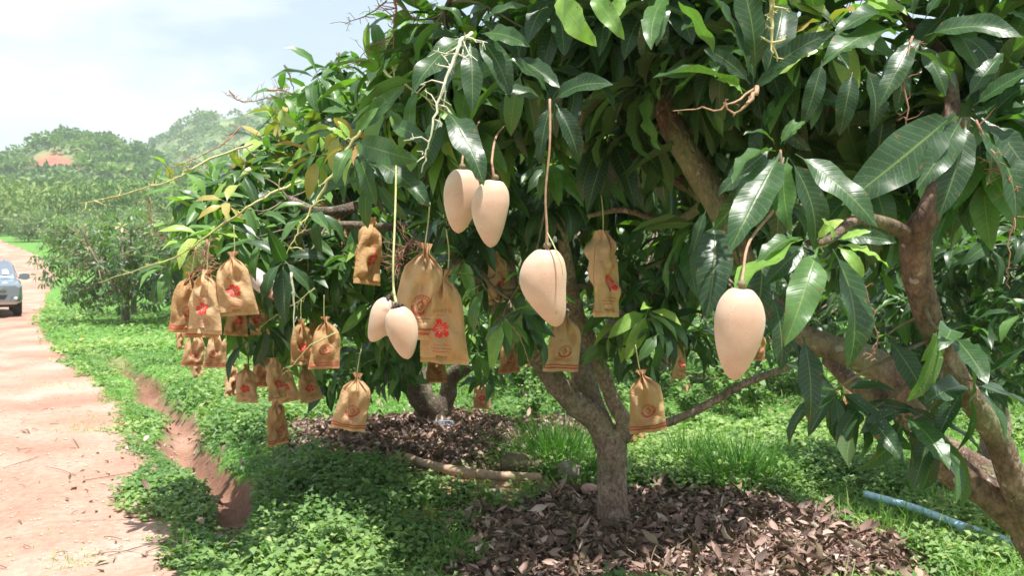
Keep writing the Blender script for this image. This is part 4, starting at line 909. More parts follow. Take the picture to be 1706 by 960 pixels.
mango(1235, 472, 634, 1224, 1.58, 82, 'largest pale mango, under the drooping leaves on the right', bend=-.02, full=.34, stalk=[(1238, 455, 1.6), (1250, 400, 1.65), (1300, 330, 1.8), (1300, 250, 1.8)], seed=6)
# side shoot on the big mango's stalk
g = Geo(); c0 = P(912, 385, 1.9); tube(g, catmull([[*(P(912, 388, 1.89) - c0), .0016], [*(P(924, 412, 1.865) - c0), .0016], [*(P(935, 440, 1.85) - c0), .0016], [*(P(938, 458, 1.85) - c0), .0012]], 5), 5, .5)
mg = [o for o in COL.objects if o.name == 'mango.002'][0]
link('side_shoot', g.mesh('side_shoot', M_stalk_green), mg, loc=tuple(c0 - np.array(mg.location)))

# ------------------------------------------------------------------ paper fruit bags
def paper_material():
    m, nt, b, N = mat('kraft_paper')
    t = N('ShaderNodeTexCoord').outputs['Object']; oi = N('ShaderNodeObjectInfo').outputs['Random']
    n1 = N('ShaderNodeTexNoise', {'Vector': t, 'Scale': 11.0, 'Detail': 5.0}).outputs[0]
    n2 = N('ShaderNodeTexNoise', {'Vector': t, 'Scale': 320.0, 'Detail': 2.0}).outputs[0]
    col = ramp(N, oi, [(0, (.50, .31, .15)), (.5, (.58, .385, .205)), (1, (.64, .46, .28))])
    col = mixc(N, .5, col, ramp(N, n1, [(.3, (.78, .74, .68)), (.65, (1.12, 1.1, 1.06))]), 'MULTIPLY')
    col = mixc(N, .35, col, ramp(N, n2, [(.3, (.8,) * 3), (.7, (1.15,) * 3)]), 'MULTIPLY')
    st = N('ShaderNodeTexNoise', {'Vector': N('ShaderNodeNewGeometry').outputs['Position'], 'Scale': 7.0, 'Detail': 4.0, 'Distortion': 1.5}).outputs[0]
    col = mixc(N, .6, col, ramp(N, st, [(.34, (.62, .56, .48)), (.42, (.92, .9, .86)), (.6, (1.05, 1.03, 1.0))]), 'MULTIPLY')
    nt.links.new(col, b.inputs['Base Color']); b.inputs['Roughness'].default_value = .75; b.inputs['Specular IOR Level'].default_value = .25
    tr = N('ShaderNodeBsdfTranslucent'); nt.links.new(mixc(N, 1.0, col, (1.3, .9, .5), 'MULTIPLY'), tr.inputs[0])
    mx = N('ShaderNodeMixShader', {0: .28}); nt.links.new(b.outputs[0], mx.inputs[1]); nt.links.new(tr.outputs[0], mx.inputs[2])
    mpn = N('ShaderNodeTexNoise', {'Vector': t, 'Scale': 26.0, 'Detail': 4.0, 'Distortion': 2.0}).outputs[0]
    nt.links.new(N('ShaderNodeBump', {'Height': mpn, 'Strength': .8, 'Distance': .008}).outputs[0], b.inputs['Normal'])
    nt.links.new(mx.outputs[0], nt.nodes['Material Output'].inputs[0])
    return m
M_paper = paper_material()
M_red = simple('red_ink', (.60, .028, .03), .6, noise=.2, nscale=60); M_red2 = simple('brick_red_ink', (.42, .085, .05), .7, noise=.3, nscale=90); M_cream = simple('cream_stamen', (.66, .42, .22), .7)
M_inside = simple('dark_bag_lining', (.03, .025, .02), .9)
BW, BH = .080, BAG_H        # half width, full height with the tuft above the tie
class BagShape:
    def __init__(s, seed, fat=1.0, shoulder=.30):
        s.r = np.random.default_rng(seed); s.ph = s.r.uniform(0, 6, 12); s.fat = fat; s.sh = shoulder; s.seed = seed
        s.lean = s.r.uniform(-.2, .2)
    def pt(s, xn, t, side, off=0.0):
        """xn -1..1 across, t 0 (top of the tuft) .. 1 (bottom edge), side -1 front, +1 back"""
        xn = np.asarray(xn, float); t = np.asarray(t, float)
        kt = np.array([0, .04, .085, .12, .16, .22, s.sh, s.sh + .12, .75, 1.0, 1.06]); kw = np.array([.32, .25, .12, .18, .40, .62, .80, .90, .97, 1.04, 1.05])
        kd = np.array([.10, .10, .10, .14, .30, .42, .46, .44, .30, .10, .08]) * s.fat
        hw = np.interp(t, kt, kw) * BW; hd = np.interp(t, kt, kd) * BW
        prof = np.sqrt(np.clip(1 - np.abs(xn) ** 2.2, 0, 1))
        pl = 1.5 * np.exp(-((t - .12) / .20) ** 2) 
        ple = pl * (.16 * np.cos(xn * 9 + s.ph[0]) + .10 * np.cos(xn * 17 + s.ph[1])) * BW * prof
        cr = 1.9 * (.05 * np.sin(xn * 3.1 + t * 9 + s.ph[2] + side) + .035 * np.sin(xn * 7 - t * 13 + s.ph[3]) + .11 * (np.abs(((xn * .9 + t * 2.6 + s.ph[4] + side * .3) % 1.0) - .5) - .25) * sstep(.15, .4, t) * (1 - .6 * sstep(.6, 1, t))
              + .22 * (vnoise(xn * 2.2 + s.ph[5] * 9, t * 7 + side * 5, s.seed) - .5)) * BW * prof
        y = side * (hd * prof + ple + cr * 1.1 + .0012 + off)
        x = xn * hw + s.lean * .03 * (1 - t) + .008 * np.sin(t * 4 + s.ph[6])
        z = -t * BH + .006 * np.sin(xn * 3 + s.ph[7]) * sstep(.3, 1, t) * (1 - t)
        return np.stack([x, y, z + BH * .085], -1)
def grid_sample(G_, tmax, xn, t):
    nx_, nt_ = G_.shape[:2]; a = np.clip((xn + 1) / 2 * (nx_ - 1), 0, nx_ - 1.001); b = np.clip(t / tmax * (nt_ - 1), 0, nt_ - 1.001); i = a.astype(int); j = b.astype(int); fa = (a - i)[:, None]; fb = (b - j)[:, None]
    return (G_[i, j] * (1 - fa) + G_[i + 1, j] * fa) * (1 - fb) + (G_[i, j + 1] * (1 - fa) + G_[i + 1, j + 1] * fa) * fb
def bag_print(shape, side, faces2d, off=.0011):
    """list of (verts2d [x in -1..1, t], faces) -> one mesh laid on the paper"""
    V = []; Fl = []; n = 0
    for vv, ff in faces2d:
        vv = np.asarray(vv, float); V.append(grid_sample(*shape.grids[side], vv[:, 0], vv[:, 1]) + [0, side * off, 0]); Fl += [tuple(i + n for i in f) for f in ff]; n += len(vv)
    return np.concatenate(V), Fl
ASP = BH / BW           # one unit of t is ASP units of xn
def disc_quads(fn, nr=5, na=10):
    """fn(r, a) -> xn, t"""
    rr, aa = np.meshgrid(np.linspace(0.02, 1, nr), np.linspace(0, 1, na), indexing='ij'); x, t = fn(rr, aa)
    return np.stack([x.ravel(), t.ravel()], -1), [tuple(f) for f in grid_faces(nr, na).tolist()]
def flower_shapes(cx, ct, s):
    pet = []; sta = []
    for k in range(5):
        a0 = math.pi / 2 + k * 2 * math.pi / 5 + .25
        def fn(r_, a_, a0=a0):
            q = (a_ - .5) * 2; R_ = s * (.62 + .38 * np.cos(q * 1.25) - .16 * np.exp(-(q / .16) ** 2)); an = a0 + q * .60 * (1 - .15 * r_)
            return cx + r_ * R_ * np.cos(an), ct - r_ * R_ * np.sin(an) / ASP
        pet.append(disc_quads(fn, 4, 11))
    for k in range(10):
        a = math.pi / 2 + k * 2 * math.pi / 10 + .25; L = s * (.50 if k % 2 == 0 else .36); c, si = math.cos(a), math.sin(a); w_ = s * .018
        pts = [(-si * w_ + c * s * .1, c * w_ + si * s * .1), (si * w_ + c * s * .1, -c * w_ + si * s * .1), (si * w_ * 2.4 + c * L, -c * w_ * 2.4 + si * L), (-si * w_ * 2.4 + c * L, c * w_ * 2.4 + si * L)]
        sta.append(([(cx + p[0], ct - p[1] / ASP) for p in pts], [(0, 1, 2, 3)]))
    return pet, sta
def text_shapes(body, cx, ct, size):
    c = bpy.data.curves.new('t', 'FONT'); c.body = body; c.size = 1; c.align_x = 'CENTER'; c.resolution_u = 2
    o = bpy.data.objects.new('t', c); COL.objects.link(o); bpy.context.view_layer.update()
    dg = bpy.context.evaluated_depsgraph_get(); me = bpy.data.meshes.new_from_object(o.evaluated_get(dg))
    V = np.array([v.co[:2] for v in me.vertices]) if len(me.vertices) else np.zeros((0, 2)); Fs = [tuple(p.vertices) for p in me.polygons]
    bpy.data.objects.remove(o); bpy.data.curves.remove(c); bpy.data.meshes.remove(me)
    if not len(V): return []
    return [(np.stack([cx + V[:, 0] * size, ct - V[:, 1] * size / ASP], -1), Fs)]
def strip(pts, w_):
    """thick polyline in (xn, t) with half width w_ (xn units)"""
    p = np.array(pts, float) * [1, ASP]; T = norm(np.gradient(p, axis=0)); nrm = np.stack([-T[:, 1], T[:, 0]], -1)
    a = (p + nrm * w_) / [1, ASP]; b = (p - nrm * w_) / [1, ASP]; n = len(p); V = np.vstack([a, b])
    return V, [(i, i + 1, n + i + 1, n + i) for i in range(n - 1)]
def ring(cx, ct, rad_, w_, a0, a1, n=26):
    a = np.linspace(a0, a1, n); return strip([(cx + rad_ * math.cos(q), ct - rad_ * math.sin(q) / ASP) for q in a], w_)
def emblem_shapes(cx, ct, s):
    o = [ring(cx, ct, s, .015, .0, 6.283), ring(cx, ct, s * .88, .075 * s / .5, math.pi * 1.02, math.pi * 1.98), ring(cx, ct, s * .74, .012, 0, 6.283)]
    o += [strip([(cx - s * .42, ct - s * .05 / ASP), (cx - s * .02, ct + s * .55 / ASP)], .024), strip([(cx + s * .42, ct - s * .12 / ASP), (cx, ct + s * .56 / ASP)], .024)]
    o += [ring(cx + .02, ct - s * .12 / ASP, s * .24, .035, -.2, 4.6, 14), strip([(cx, ct - s * .62 / ASP), (cx + .02, ct - s * .2 / ASP)], .03)]
    for k in range(9):        # blurred ring lettering reduced to small bars
        a = math.pi * (.12 + .095 * k); o.append(strip([(cx + s * .80 * math.cos(a), ct - s * .80 * math.sin(a) / ASP), (cx + s * .95 * math.cos(a), ct - s * .95 * math.sin(a) / ASP)], .016))
    return o
def words_line(cx, ct, half, r, h=.018):
    o = []; x = cx - half
    while x < cx + half:
        L = r.uniform(.035, .09); x2 = min(x + L, cx + half)
        o.append(strip([(x, ct), (x2, ct)], h)); x = x2 + .022
    return o
def subdiv_stripe(t0, t1, x0=-.99, x1=.99, n=20):
    xs = np.linspace(x0, x1, n); V = np.vstack([np.stack([xs, np.full(n, t0)], -1), np.stack([xs, np.full(n, t1)], -1)])
    return V, [(i, i + 1, n + i + 1, n + i) for i in range(n - 1)]
TXT1 = text_shapes('อากร S', 0, 0, 1); TXT2 = text_shapes('ถุงห่อ', 0, 0, 1); TXT3 = text_shapes('16cm x 30cm', 0, 0, 1); TXTR = text_shapes('R', 0, 0, 1)
def place_txt(T, cx, ct, size): return [(np.stack([cx + v[:, 0] * size, ct + v[:, 1] * size], -1), f) for v, f in T]
def bag_meshes(seed, fat, sh):
    s = BagShape(seed, fat, sh); r = np.random.default_rng(seed + 50); out = []
    nx, ntt = 25, 30; s.grids = {}
    g = Geo(); tt0 = np.linspace(0, 1, ntt)
    V2 = []; F2 = []
    for side, tmax in ((-1, .965), (1, 1.03)):
        X, T = np.meshgrid(np.linspace(-1, 1, nx), tt0 * tmax, indexing='ij'); G_ = s.pt(X, T, side); s.grids[side] = (G_, tmax); V = G_.reshape(-1, 3); Fc = grid_faces(nx, ntt)
        if side == -1:   # the thumb notch in the front lip
            keep = ~((Fc[:, 0] // ntt >= 8) & (Fc[:, 0] // ntt < 14) & (Fc[:, 0] % ntt >= ntt - 2)); Fc = Fc[keep]
        else: Fc = Fc[:, ::-1]
        g.add(V, Fc)
    paper = g.mesh('paper', M_paper); out.append(('paper', paper))
    def pm(name, side, sh_, mt, off=.0011):
        V, Fl = bag_print(s, side, sh_, off); me = bpy.data.meshes.new(name); me.from_pydata(V.tolist(), [], Fl); me.materials.append(mt)
        for p in me.polygons: p.use_smooth = True
        out.append((name, me))
    cx = .06 + r.uniform(-.12, .12)
    pet, sta = flower_shapes(cx, .635, .44); pm('printed_flower', -1, pet, M_red, .0016); pm('printed_stamens', -1, sta, M_cream, .0024)
    tx = place_txt(TXT1, cx, .455, .20) + place_txt(TXT2, cx, .500, .12) + ring_list(cx + .42, .44) + place_txt(TXTR, cx + .42, .449, .07) + place_txt(TXT3, cx, .818, .13)
    tx += words_line(cx - .02, .845, .46, r, .020) + words_line(cx - .05, .880, .36, r, .020)
    pm('printed_lettering', -1, tx, M_red2, .0016)
    pm('printed_emblem', 1, emblem_shapes(-cx, .66, .42), M_red2, .0016)
    pm('printed_stripes', 1, [subdiv_stripe(.90, .925), subdiv_stripe(.945, .975)], M_red2, .0016)
    pm('printed_lines', 1, words_line(-cx, .80, .5, r) + words_line(-cx, .83, .42, r), M_red2, .0016)
    g = Geo(); a = np.linspace(0, 2 * math.pi * 2.5, 36)      # wire tie at the neck
    q = np.stack([np.cos(a) * .0118, np.sin(a) * .0095, a * .0004, np.full(36, .0011)], -1); tube(g, q, 4, cap=False); out.append(('tie_wire', g.mesh('tie_wire', M_scar)))
    return out
def ring_list(cx, ct): return [ring(cx, ct, .07, .008, 0, 6.283, 14)]
BAGS = [bag_meshes(200 + i, f, sh) for i, (f, sh) in enumerate([(1.0, .30), (.75, .36), (1.25, .26), (.9, .42), (1.1, .34)])]
BG = 'paper fruit bags tied over the mangoes'
def bag(u, v0, v1, yaw, tilt, var, back, label, stalk=.16, vis_tuft=True, sx=1.0, dscale=1.0, bend=0):
    """neck at pixel (u, v0), bottom edge at v1"""
    d = (BH * .915) * F / (v1 - v0) * dscale * math.cos(tilt)
    p = P(u, v0, d)
    rz = R(yaw) + (math.pi if back else 0)
    t = thing('fruit_bag', label, 'paper bag', tuple(p), group=BG)
    t.rotation_euler = (R(random.uniform(-6, 6)), -tilt if back else tilt, rz)
    sx *= 1.0 if d < 3.4 else 1.14; t.scale = (sx * dscale, dscale, dscale)
    for nm, me in BAGS[var]: link(nm, me, t)
    g = Geo(); r = np.random.default_rng(int(u * 7 + v0)); L = stalk
    q = catmull([[0, 0, -.02, .0025], [r.normal(0, .004), r.normal(0, .004), L * .5, .0024], [r.normal(0, .01), r.normal(0, .01), L, .0026]], 4)
    tube(g, q, 5, .3); link('stalk', g.mesh('stalk', M_stalk_green), t)
    return t
for a in BAG_TABLE:
    bag(*a)
# rolled pink and white newspaper sleeve among the leaves
M_news = simple('pinkish_paper', (.62, .50, .48), .7, noise=.25, nscale=30)
t = thing('paper_roll', 'rolled pinkish white paper sleeve with red stripes stuck among dark leaves in the left crown', 'paper roll', tuple(P(440, 470, 5.0)))
g = Geo(); q = np.array([[*(P(412, 452, 5.1) - P(440, 470, 5.0)), .05], [*(P(436, 470, 5.0) - P(440, 470, 5.0)), .055], [*(P(464, 492, 4.9) - P(440, 470, 5.0)), .038]]); tube(g, catmull(q, 5), 14, .12, cap=False)
link('sleeve', g.mesh('sleeve', M_news), t)
e = P(464, 492, 4.9) - P(440, 470, 5.0); ax_ = norm(q[2, :3] - q[1, :3])
for k_ in (0, .022, .044):
    g = Geo(); c = e - ax_ * k_; tube(g, [[*(c - ax_ * .004), .0405 + k_ * .1], [*(c + ax_ * .004), .0405 + k_ * .1]], 14, 0, cap=False); link('red_band', g.mesh('red_band', M_red2), t)

# ------------------------------------------------------------------ pickup truck
def truck():
    x, y = -17.52, 29.6; z = ground_z(x, y)
    t = thing('pickup_truck', 'silver grey pickup truck parked facing the camera on the dirt road at the left edge', 'pickup truck', (x, y, z), (0, 0, math.atan2(17.35, 29.6) * 1.0 + .02))
    Mb = simple('silver_paint', (.24, .28, .33), .28, .55, coat=.6); Mg = simple('windscreen_glass', (.30, .40, .50), .06, 0, spec=1); Mk = simple('black_plastic', (.02, .02, .022), .6); Mt = simple('tyre_rubber', (.025, .024, .023), .85, noise=.3); Mc = simple('chrome', (.75, .75, .77), .15, 1)  # light blue of the windscreen glass is a reflection put into its base colour
    Ml = simple('headlight_glass', (.75, .78, .80), .1, .4, spec=1); Mw = simple('white_sticker', (.85, .85, .85), .5); Ms = simple('skid_plate', (.50, .42, .38), .5, .4)
    # front is -Y; half width .93
    def loft(sec, nm, mt, close=True, smooth=True):
        """sec: list of (y, [(x,z)...]) right half from bottom to top; mirrored"""
        V = []; 
        for (yy, pr) in sec:
            pr = np.array(pr, float); full = np.vstack([pr, (pr * [-1, 1])[::-1]]); V.append(np.column_stack([full[:, 0], np.full(len(full), yy), full[:, 1]]))
        m = len(V[0]); n = len(V); g = Geo(); g.add(np.concatenate(V), grid_faces(n, m, True))
        me = bpy.data.meshes.new(nm); vs = np.concatenate(V); fs = [tuple(f) for f in grid_faces(n, m, True).tolist()]
        if close: fs.append(tuple(range(m))); fs.append(tuple(reversed(range((n - 1) * m, n * m))))
        me.from_pydata(vs.tolist(), [], fs); me.materials.append(mt)
        for p in me.polygons: p.use_smooth = smooth and len(p.vertices) == 4
        o = link(nm, me, t); bv = o.modifiers.new('b', 'BEVEL'); bv.width = .02; bv.segments = 2; bv.limit_method = 'ANGLE'; bv.angle_limit = R(35)
        return o
    low = lambda w1, w2, zt, zb=.42: [(w1 * .92, zb), (w1, zb + .12), (w2, .80), (w2 * .99, zt - .06), (w2 * .90, zt)]
    body = loft([(-2.62, low(.78, .80, .96, .50)), (-2.50, low(.90, .88, 1.02, .44)), (-2.2, low(.93, .92, 1.06)), (-1.2, low(.93, .93, 1.15)), (-.9, low(.93, .93, 1.17)), (2.6, low(.92, .92, 1.14)), (2.68, low(.88, .88, 1.10))], 'body', Mb)
    cab = [( -.98, [(.84, 1.12), (.80, 1.15), (.70, 1.16)]), (-.28, [(.86, 1.12), (.72, 1.66), (.58, 1.74)]), (.2, [(.88, 1.12), (.72, 1.72), (.58, 1.80)]), (1.0, [(.88, 1.12), (.71, 1.70), (.56, 1.78)]), (1.35, [(.86, 1.12), (.70, 1.60), (.56, 1.66)]), (1.45, [(.84, 1.12), (.72, 1.2), (.6, 1.2)])]
    loft(cab, 'cab', Mb)
    def quad(nm, pts, mt, parent=None, th=.012):
        pts = np.array(pts, float); nrm = norm(np.cross(pts[1] - pts[0], pts[2] - pts[0])); n = len(pts)
        vs = np.vstack([pts, pts - nrm * th]); fs = [tuple(range(n)), tuple(reversed(range(n, 2 * n)))] + [(i, i + n, (i + 1) % n + n, (i + 1) % n) for i in range(n)]
        me = bpy.data.meshes.new(nm); me.from_pydata(vs.tolist(), [], fs); me.materials.append(mt); return link(nm, me, parent or t)
    ws = quad('windscreen', [(-.74, -.965, 1.18), (.74, -.965, 1.18), (.655, -.34, 1.66), (-.655, -.34, 1.66)], Mg)
    quad('sticker', [(.42, -.80, 1.325), (.60, -.80, 1.325), (.57, -.61, 1.465), (.42, -.61, 1.465)], Mw, ws, .004).location = (0, -.012, .012)
    g = Geo(); tube(g, [[.05, -1.0, 1.20, .012], [.3, -.985, 1.21, .010], [.62, -.955, 1.215, .007]], 6); link('wiper', g.mesh('wiper', Mk), ws)
    for s in (-1, 1):
        quad('side_window', [(s * .885, -.55, 1.2), (s * .885, .35, 1.2), (s * .755, .30, 1.64), (s * .765, -.2, 1.62)][::-s], Mg)
        quad('side_window', [(s * .885, .45, 1.2), (s * .885, 1.15, 1.2), (s * .75, 1.05, 1.60), (s * .755, .42, 1.64)][::-s], Mg)
        mr = loft([(-.84, [(.04, 1.16), (.13, 1.20), (.12, 1.31), (.03, 1.33)]), (-.66, [(.05, 1.16), (.14, 1.2), (.13, 1.31), (.04, 1.34)])], 'wing_mirror', Mb); mr.location = (s * 1.06, 0, 0)
        g = Geo(); tube(g, [[s * .88, -.74, 1.2, .03], [s * .99, -.75, 1.22, .025]], 6); link('mirror_arm', g.mesh('mirror_arm', Mk), mr, loc=(-s * 1.06, 0, 0))
        quad('headlight', [(s * .47, -2.60, .82), (s * .84, -2.50, .86), (s * .90, -2.33, 1.00), (s * .80, -2.46, .99), (s * .50, -2.57, .93)][::s], Ml, th=.05)
        fl = quad('fog_lamp_housing', [(s * .56, -2.625, .50), (s * .82, -2.56, .50), (s * .86, -2.54, .68), (s * .62, -2.625, .66)][::s], Mk, th=.04)
        g = Geo(); tube(g, [[s * .72, -2.60, .585, .055], [s * .72, -2.645, .585, .050], [s * .72, -2.65, .585, .01]], 12); link('fog_lamp', g.mesh('fog_lamp', Ml), fl)
        g = Geo(); tube(g, [[s * .50, -.15, 1.82, .018], [s * .51, .3, 1.87, .018], [s * .51, .9, 1.84, .018]], 6); link('roof_rail', g.mesh('roof_rail', Mc), t)
        for yy in (-1.75, 1.45):
            w_ = thing('wheel', None, None); w_.parent = t; w_.location = (s * .79, yy, .38)
            a = np.linspace(0, 2 * math.pi, 29)[:-1]; prof = [(-.12, .24), (-.125, .33), (-.10, .375), (0, .38), (.10, .375), (.125, .33), (.12, .24)]
            V = np.array([[q, r_ * math.cos(k), r_ * math.sin(k)] for (q, r_) in prof for k in a]); g = Geo(); g.add(V, grid_faces(len(prof), len(a), True)); link('tyre', g.mesh('tyre', Mt), w_)
            V = np.array([[s * q, r_ * math.cos(k), r_ * math.sin(k)] for (q, r_) in [(.11, .245), (.07, .20), (.06, .10), (.09, .07), (.09, .001)] for k in a]); g = Geo(); g.add(V, grid_faces(5, len(a), True)); link('rim', g.mesh('rim', Mc), w_)
    gr = quad('grille', [(-.46, -2.625, .80), (.46, -2.625, .80), (.50, -2.60, .95), (-.50, -2.60, .95)], Mk, th=.04)
    for zz in (.835, .875, .915):
        g = Geo(); tube(g, [[-.46, -2.64, zz, .013], [.46, -2.64, zz, .013]], 6); link('grille_bar', g.mesh('grille_bar', Mc), gr)
    quad('air_intake', [(-.42, -2.632, .56), (.42, -2.632, .56), (.50, -2.63, .70), (-.50, -2.63, .70)], Mk, th=.04)
    quad('skid_plate', [(-.74, -2.60, .40), (.74, -2.60, .40), (.80, -2.615, .48), (-.80, -2.615, .48)], Ms, th=.08)
    quad('underbody', [(-.70, -2.3, .30), (.70, -2.3, .30), (.70, -2.3, .45), (-.70, -2.3, .45)], Mk, th=4.6)
truck()

# ------------------------------------------------------------------ leaf litter
def scatter(n, x0, x1, y0, y1, fn, r, power=1.0):
    """rejection sampling, denser near the camera when power > 0"""
    out = []; 
    while sum(map(len, out)) < n:
        m = n * 3; y = (y0 ** (1 - power) + r.uniform(0, 1, m) * (y1 ** (1 - power) - y0 ** (1 - power))) ** (1 / (1 - power)) if power != 1 else y0 * (y1 / y0) ** r.uniform(0, 1, m)
        x = r.uniform(x0, x1, m); k = r.uniform(0, 1, m) < fn(x, y); out.append(np.stack([x[k], y[k]], -1))
        if len(out) > 80: break
    return np.concatenate(out)[:n]
r = np.random.default_rng(71)
T_DEAD = templates(4, 2, 8, 9, wave=.06, ratio=.30) + [leaf_template(4, 2, .30, dr, .8, .05, 3, i, tw) for i, (dr, tw) in enumerate([(2.4, .5), (1.4, 1.6), (2.0, -1.4), (-.9, 0), (1.2, 2.0)])]
xy = scatter(18500, -2.6, 3.2, 3.6, 10.6, lambda x, y: mulch_mask(x, y) ** 1.2 * np.min([1 - .9 * np.exp(-(((x - c_[0]) ** 2 + (y - c_[1]) ** 2) / .03) ** 2) for c_ in CLEAR[:5]], axis=0), r, 1.2)
n = len(xy); z = H(xy[:, 0], xy[:, 1]); m_ = mulch_mask(xy[:, 0], xy[:, 1])
pile = m_ * (.01 + .05 * fbm(xy[:, 0] * 3, xy[:, 1] * 3, 15)); hh = r.uniform(0, 1, n) ** 1.5
pos = np.column_stack([xy, z + pile * .5 + hh * (.01 + .045 * m_)]); a = r.uniform(0, 6.28, n); el_ = r.normal(.0, .26, n)
dr_ = np.stack([np.cos(a) * np.cos(el_), np.sin(a) * np.cos(el_), np.sin(el_)], -1)
fr = leaf_frames(pos, dr_, None, .55, r); size = r.uniform(.06, .14, n) * r.choice([.5, 1, 1.15], n); tint = np.clip(r.beta(1.1, 1.6, n), 0, 1)
g, t_ = batch_leaves(pos, fr, size, T_DEAD, r.integers(0, len(T_DEAD), n), tint)
o = link('leaf_litter', g.mesh('leaf_litter', M_dead, tint=t_), kind='stuff'); o['label'] = 'brown dry fallen leaves heaped under the trees'; o['category'] = 'leaf litter'
g = Geo()
for k in range(110):
    c_ = [(.78, 5.3, 1.3, .9), (-.6, 8.6, 1.5, 1.2)][k % 3 == 0]; a = r.uniform(0, 6.28); q_ = r.uniform(0, 1) ** .5; x, y = c_[0] + math.cos(a) * q_ * c_[2], c_[1] + math.sin(a) * q_ * c_[3]
    z_ = ground_z(x, y) + .06; L = r.uniform(.06, .3); a = r.uniform(0, 3.14); d = np.array([math.cos(a), math.sin(a), r.normal(0, .18)]) * L; p = np.array([x, y, z_])
    tube(g, catmull([[*p, .0035], [*(p + d * .5 + r.normal(0, L * .07, 3)), .003], [*(p + d), .0018]], 3), 4, .3)
o = link('litter_twigs', g.mesh('litter_twigs', M_twig), kind='stuff'); o['label'] = 'thin dead twigs lying among the fallen leaves'; o['category'] = 'twigs'
# sparse fallen leaves outside the heaps, in the ditch and on the verge
xy = scatter(1500, -4, 4, 3.6, 14, lambda x, y: (x > road_edge(y) - .6) * .5, r, 1.2); n = len(xy)
pos = np.column_stack([xy, H(xy[:, 0], xy[:, 1]) + .02 + .04 * cover(xy[:, 0], xy[:, 1])]); a = r.uniform(0, 6.28, n)
fr = leaf_frames(pos, np.stack([np.cos(a), np.sin(a), r.normal(0, .2, n)], -1), None, .3, r)
g, t_ = batch_leaves(pos, fr, r.uniform(.05, .15, n), T_DEAD, r.integers(0, len(T_DEAD), n), r.beta(2, 2, n)); o = link('fallen_leaves', g.mesh('fallen_leaves', M_dead, tint=t_), kind='stuff')

# ------------------------------------------------------------------ weeds and grass
def kite(w_, fold, droop):
    V = np.array([[0, 0, 0], [0, .5, 0], [0, 1, -droop], [-w_ / 2, .55, fold], [w_ / 2, .55, fold]]); return V, np.array([[0, 3, 2, 1], [0, 1, 2, 4]])[:, ::-1], np.array([[.5, 0], [.5, .5], [.5, 1], [0, .5], [1, .5]])
WT = [kite(.75, .12, .15), kite(.9, .05, .3), kite(.6, .18, .1), kite(.8, .1, .4)]
def weed_layer(name, n_pl, x0, x1, y0, y1, lsize, seed, power, hgt, per=7):
    r = np.random.default_rng(seed)
    xy = scatter(n_pl, x0, x1, y0, y1, lambda x, y: cover(x, y) * (.45 + .55 * sstep(.35, .6, fbm(x * 1.7, y * 1.7, 51))) * (x > road_edge(y) - .7) * (np.abs(x / y) < .72), r, power); n = len(xy)
    lush = sstep(.38, .62, fbm(xy[:, 0] * .8, xy[:, 1] * .8, 53)); z = H(xy[:, 0], xy[:, 1])
    tone = np.clip(.44 + .40 * (fbm(xy[:, 0] * .7 + 5, xy[:, 1] * .7, 57) - .4) * 2 + .25 * lush * 0 + r.normal(0, .10, n), 0, 1)
    ph = hgt * (.35 + .9 * lush) * r.uniform(.4, 1.15, n) * np.where((xy[:, 0] < ditch_x(xy[:, 1])) & (xy[:, 1] < 16), .45, 1)
    I = np.repeat(np.arange(n), per); N_ = len(I); f = r.uniform(.25, 1, N_)
    sprd = lsize * 1.3 * (1.2 - f * .5); a = r.uniform(0, 6.28, N_)
    pos = np.column_stack([xy[I, 0] + np.cos(a) * sprd * r.uniform(.1, 1, N_), xy[I, 1] + np.sin(a) * sprd * r.uniform(.1, 1, N_), z[I] + ph[I] * f])
    d = np.stack([np.cos(a), np.sin(a), r.normal(.15, .35, N_)], -1); fr = leaf_frames(pos, d, None, .3, r)
    size = lsize * r.uniform(.6, 1.3, N_) * (.7 + .5 * lush[I]); tint = np.clip(tone[I] + r.normal(0, .10, N_) + .12 * f, 0, 1)
    g, t_ = batch_leaves(pos, fr, size, WT, r.integers(0, len(WT), N_), tint)
    return link(name, g.mesh(name, M_weed, tint=t_), kind='stuff')
o = weed_layer('ground_cover', 15000, -4.5, 3.6, 3.9, 8.2, .040, 61, 1.6, .14, 6); o['label'] = 'low leafy weeds covering the near verge'; o['category'] = 'weeds'
o = weed_layer('ground_cover', 17000, -9.5, 8, 8.0, 17, .055, 62, 1.6, .14, 5); o['label'] = 'low leafy weeds covering the verge further back'; o['category'] = 'weeds'
o = weed_layer('ground_cover', 12500, -19, 22, 16, 45, .11, 63, 1.6, .18, 4); o['label'] = 'weedy green orchard floor in the distance'; o['category'] = 'weeds'
def blades(n, cxy, spread, hgt, wid, seed, lean=.5, tone=.5):
    r = np.random.default_rng(seed); B = []
    tm = [leaf_template(4, 1, wid / hgt * q, dp, .0, 0, petiole=.01) for q, dp in [(1, .5), (1.2, 1.0), (.9, 1.5), (1, .2)]]
    xy = np.asarray(cxy) + r.normal(0, spread, (n, 2)); z = H(xy[:, 0], xy[:, 1]) - .01
    out_ = (xy - np.asarray(cxy)) / max(spread, 1e-3) * .3; d = np.column_stack([out_ + r.normal(0, lean * .6, (n, 2)), np.ones(n)])
    fr = leaf_frames(xy, d, np.column_stack([-out_ + r.normal(0, .3, (n, 2)), np.full(n, .2)]), .5, r)
    return batch_leaves(np.column_stack([xy, z]), fr, hgt * r.uniform(.4, 1.1, n), tm, r.integers(0, 4, n), np.clip(r.normal(tone, .14, n), 0, 1))
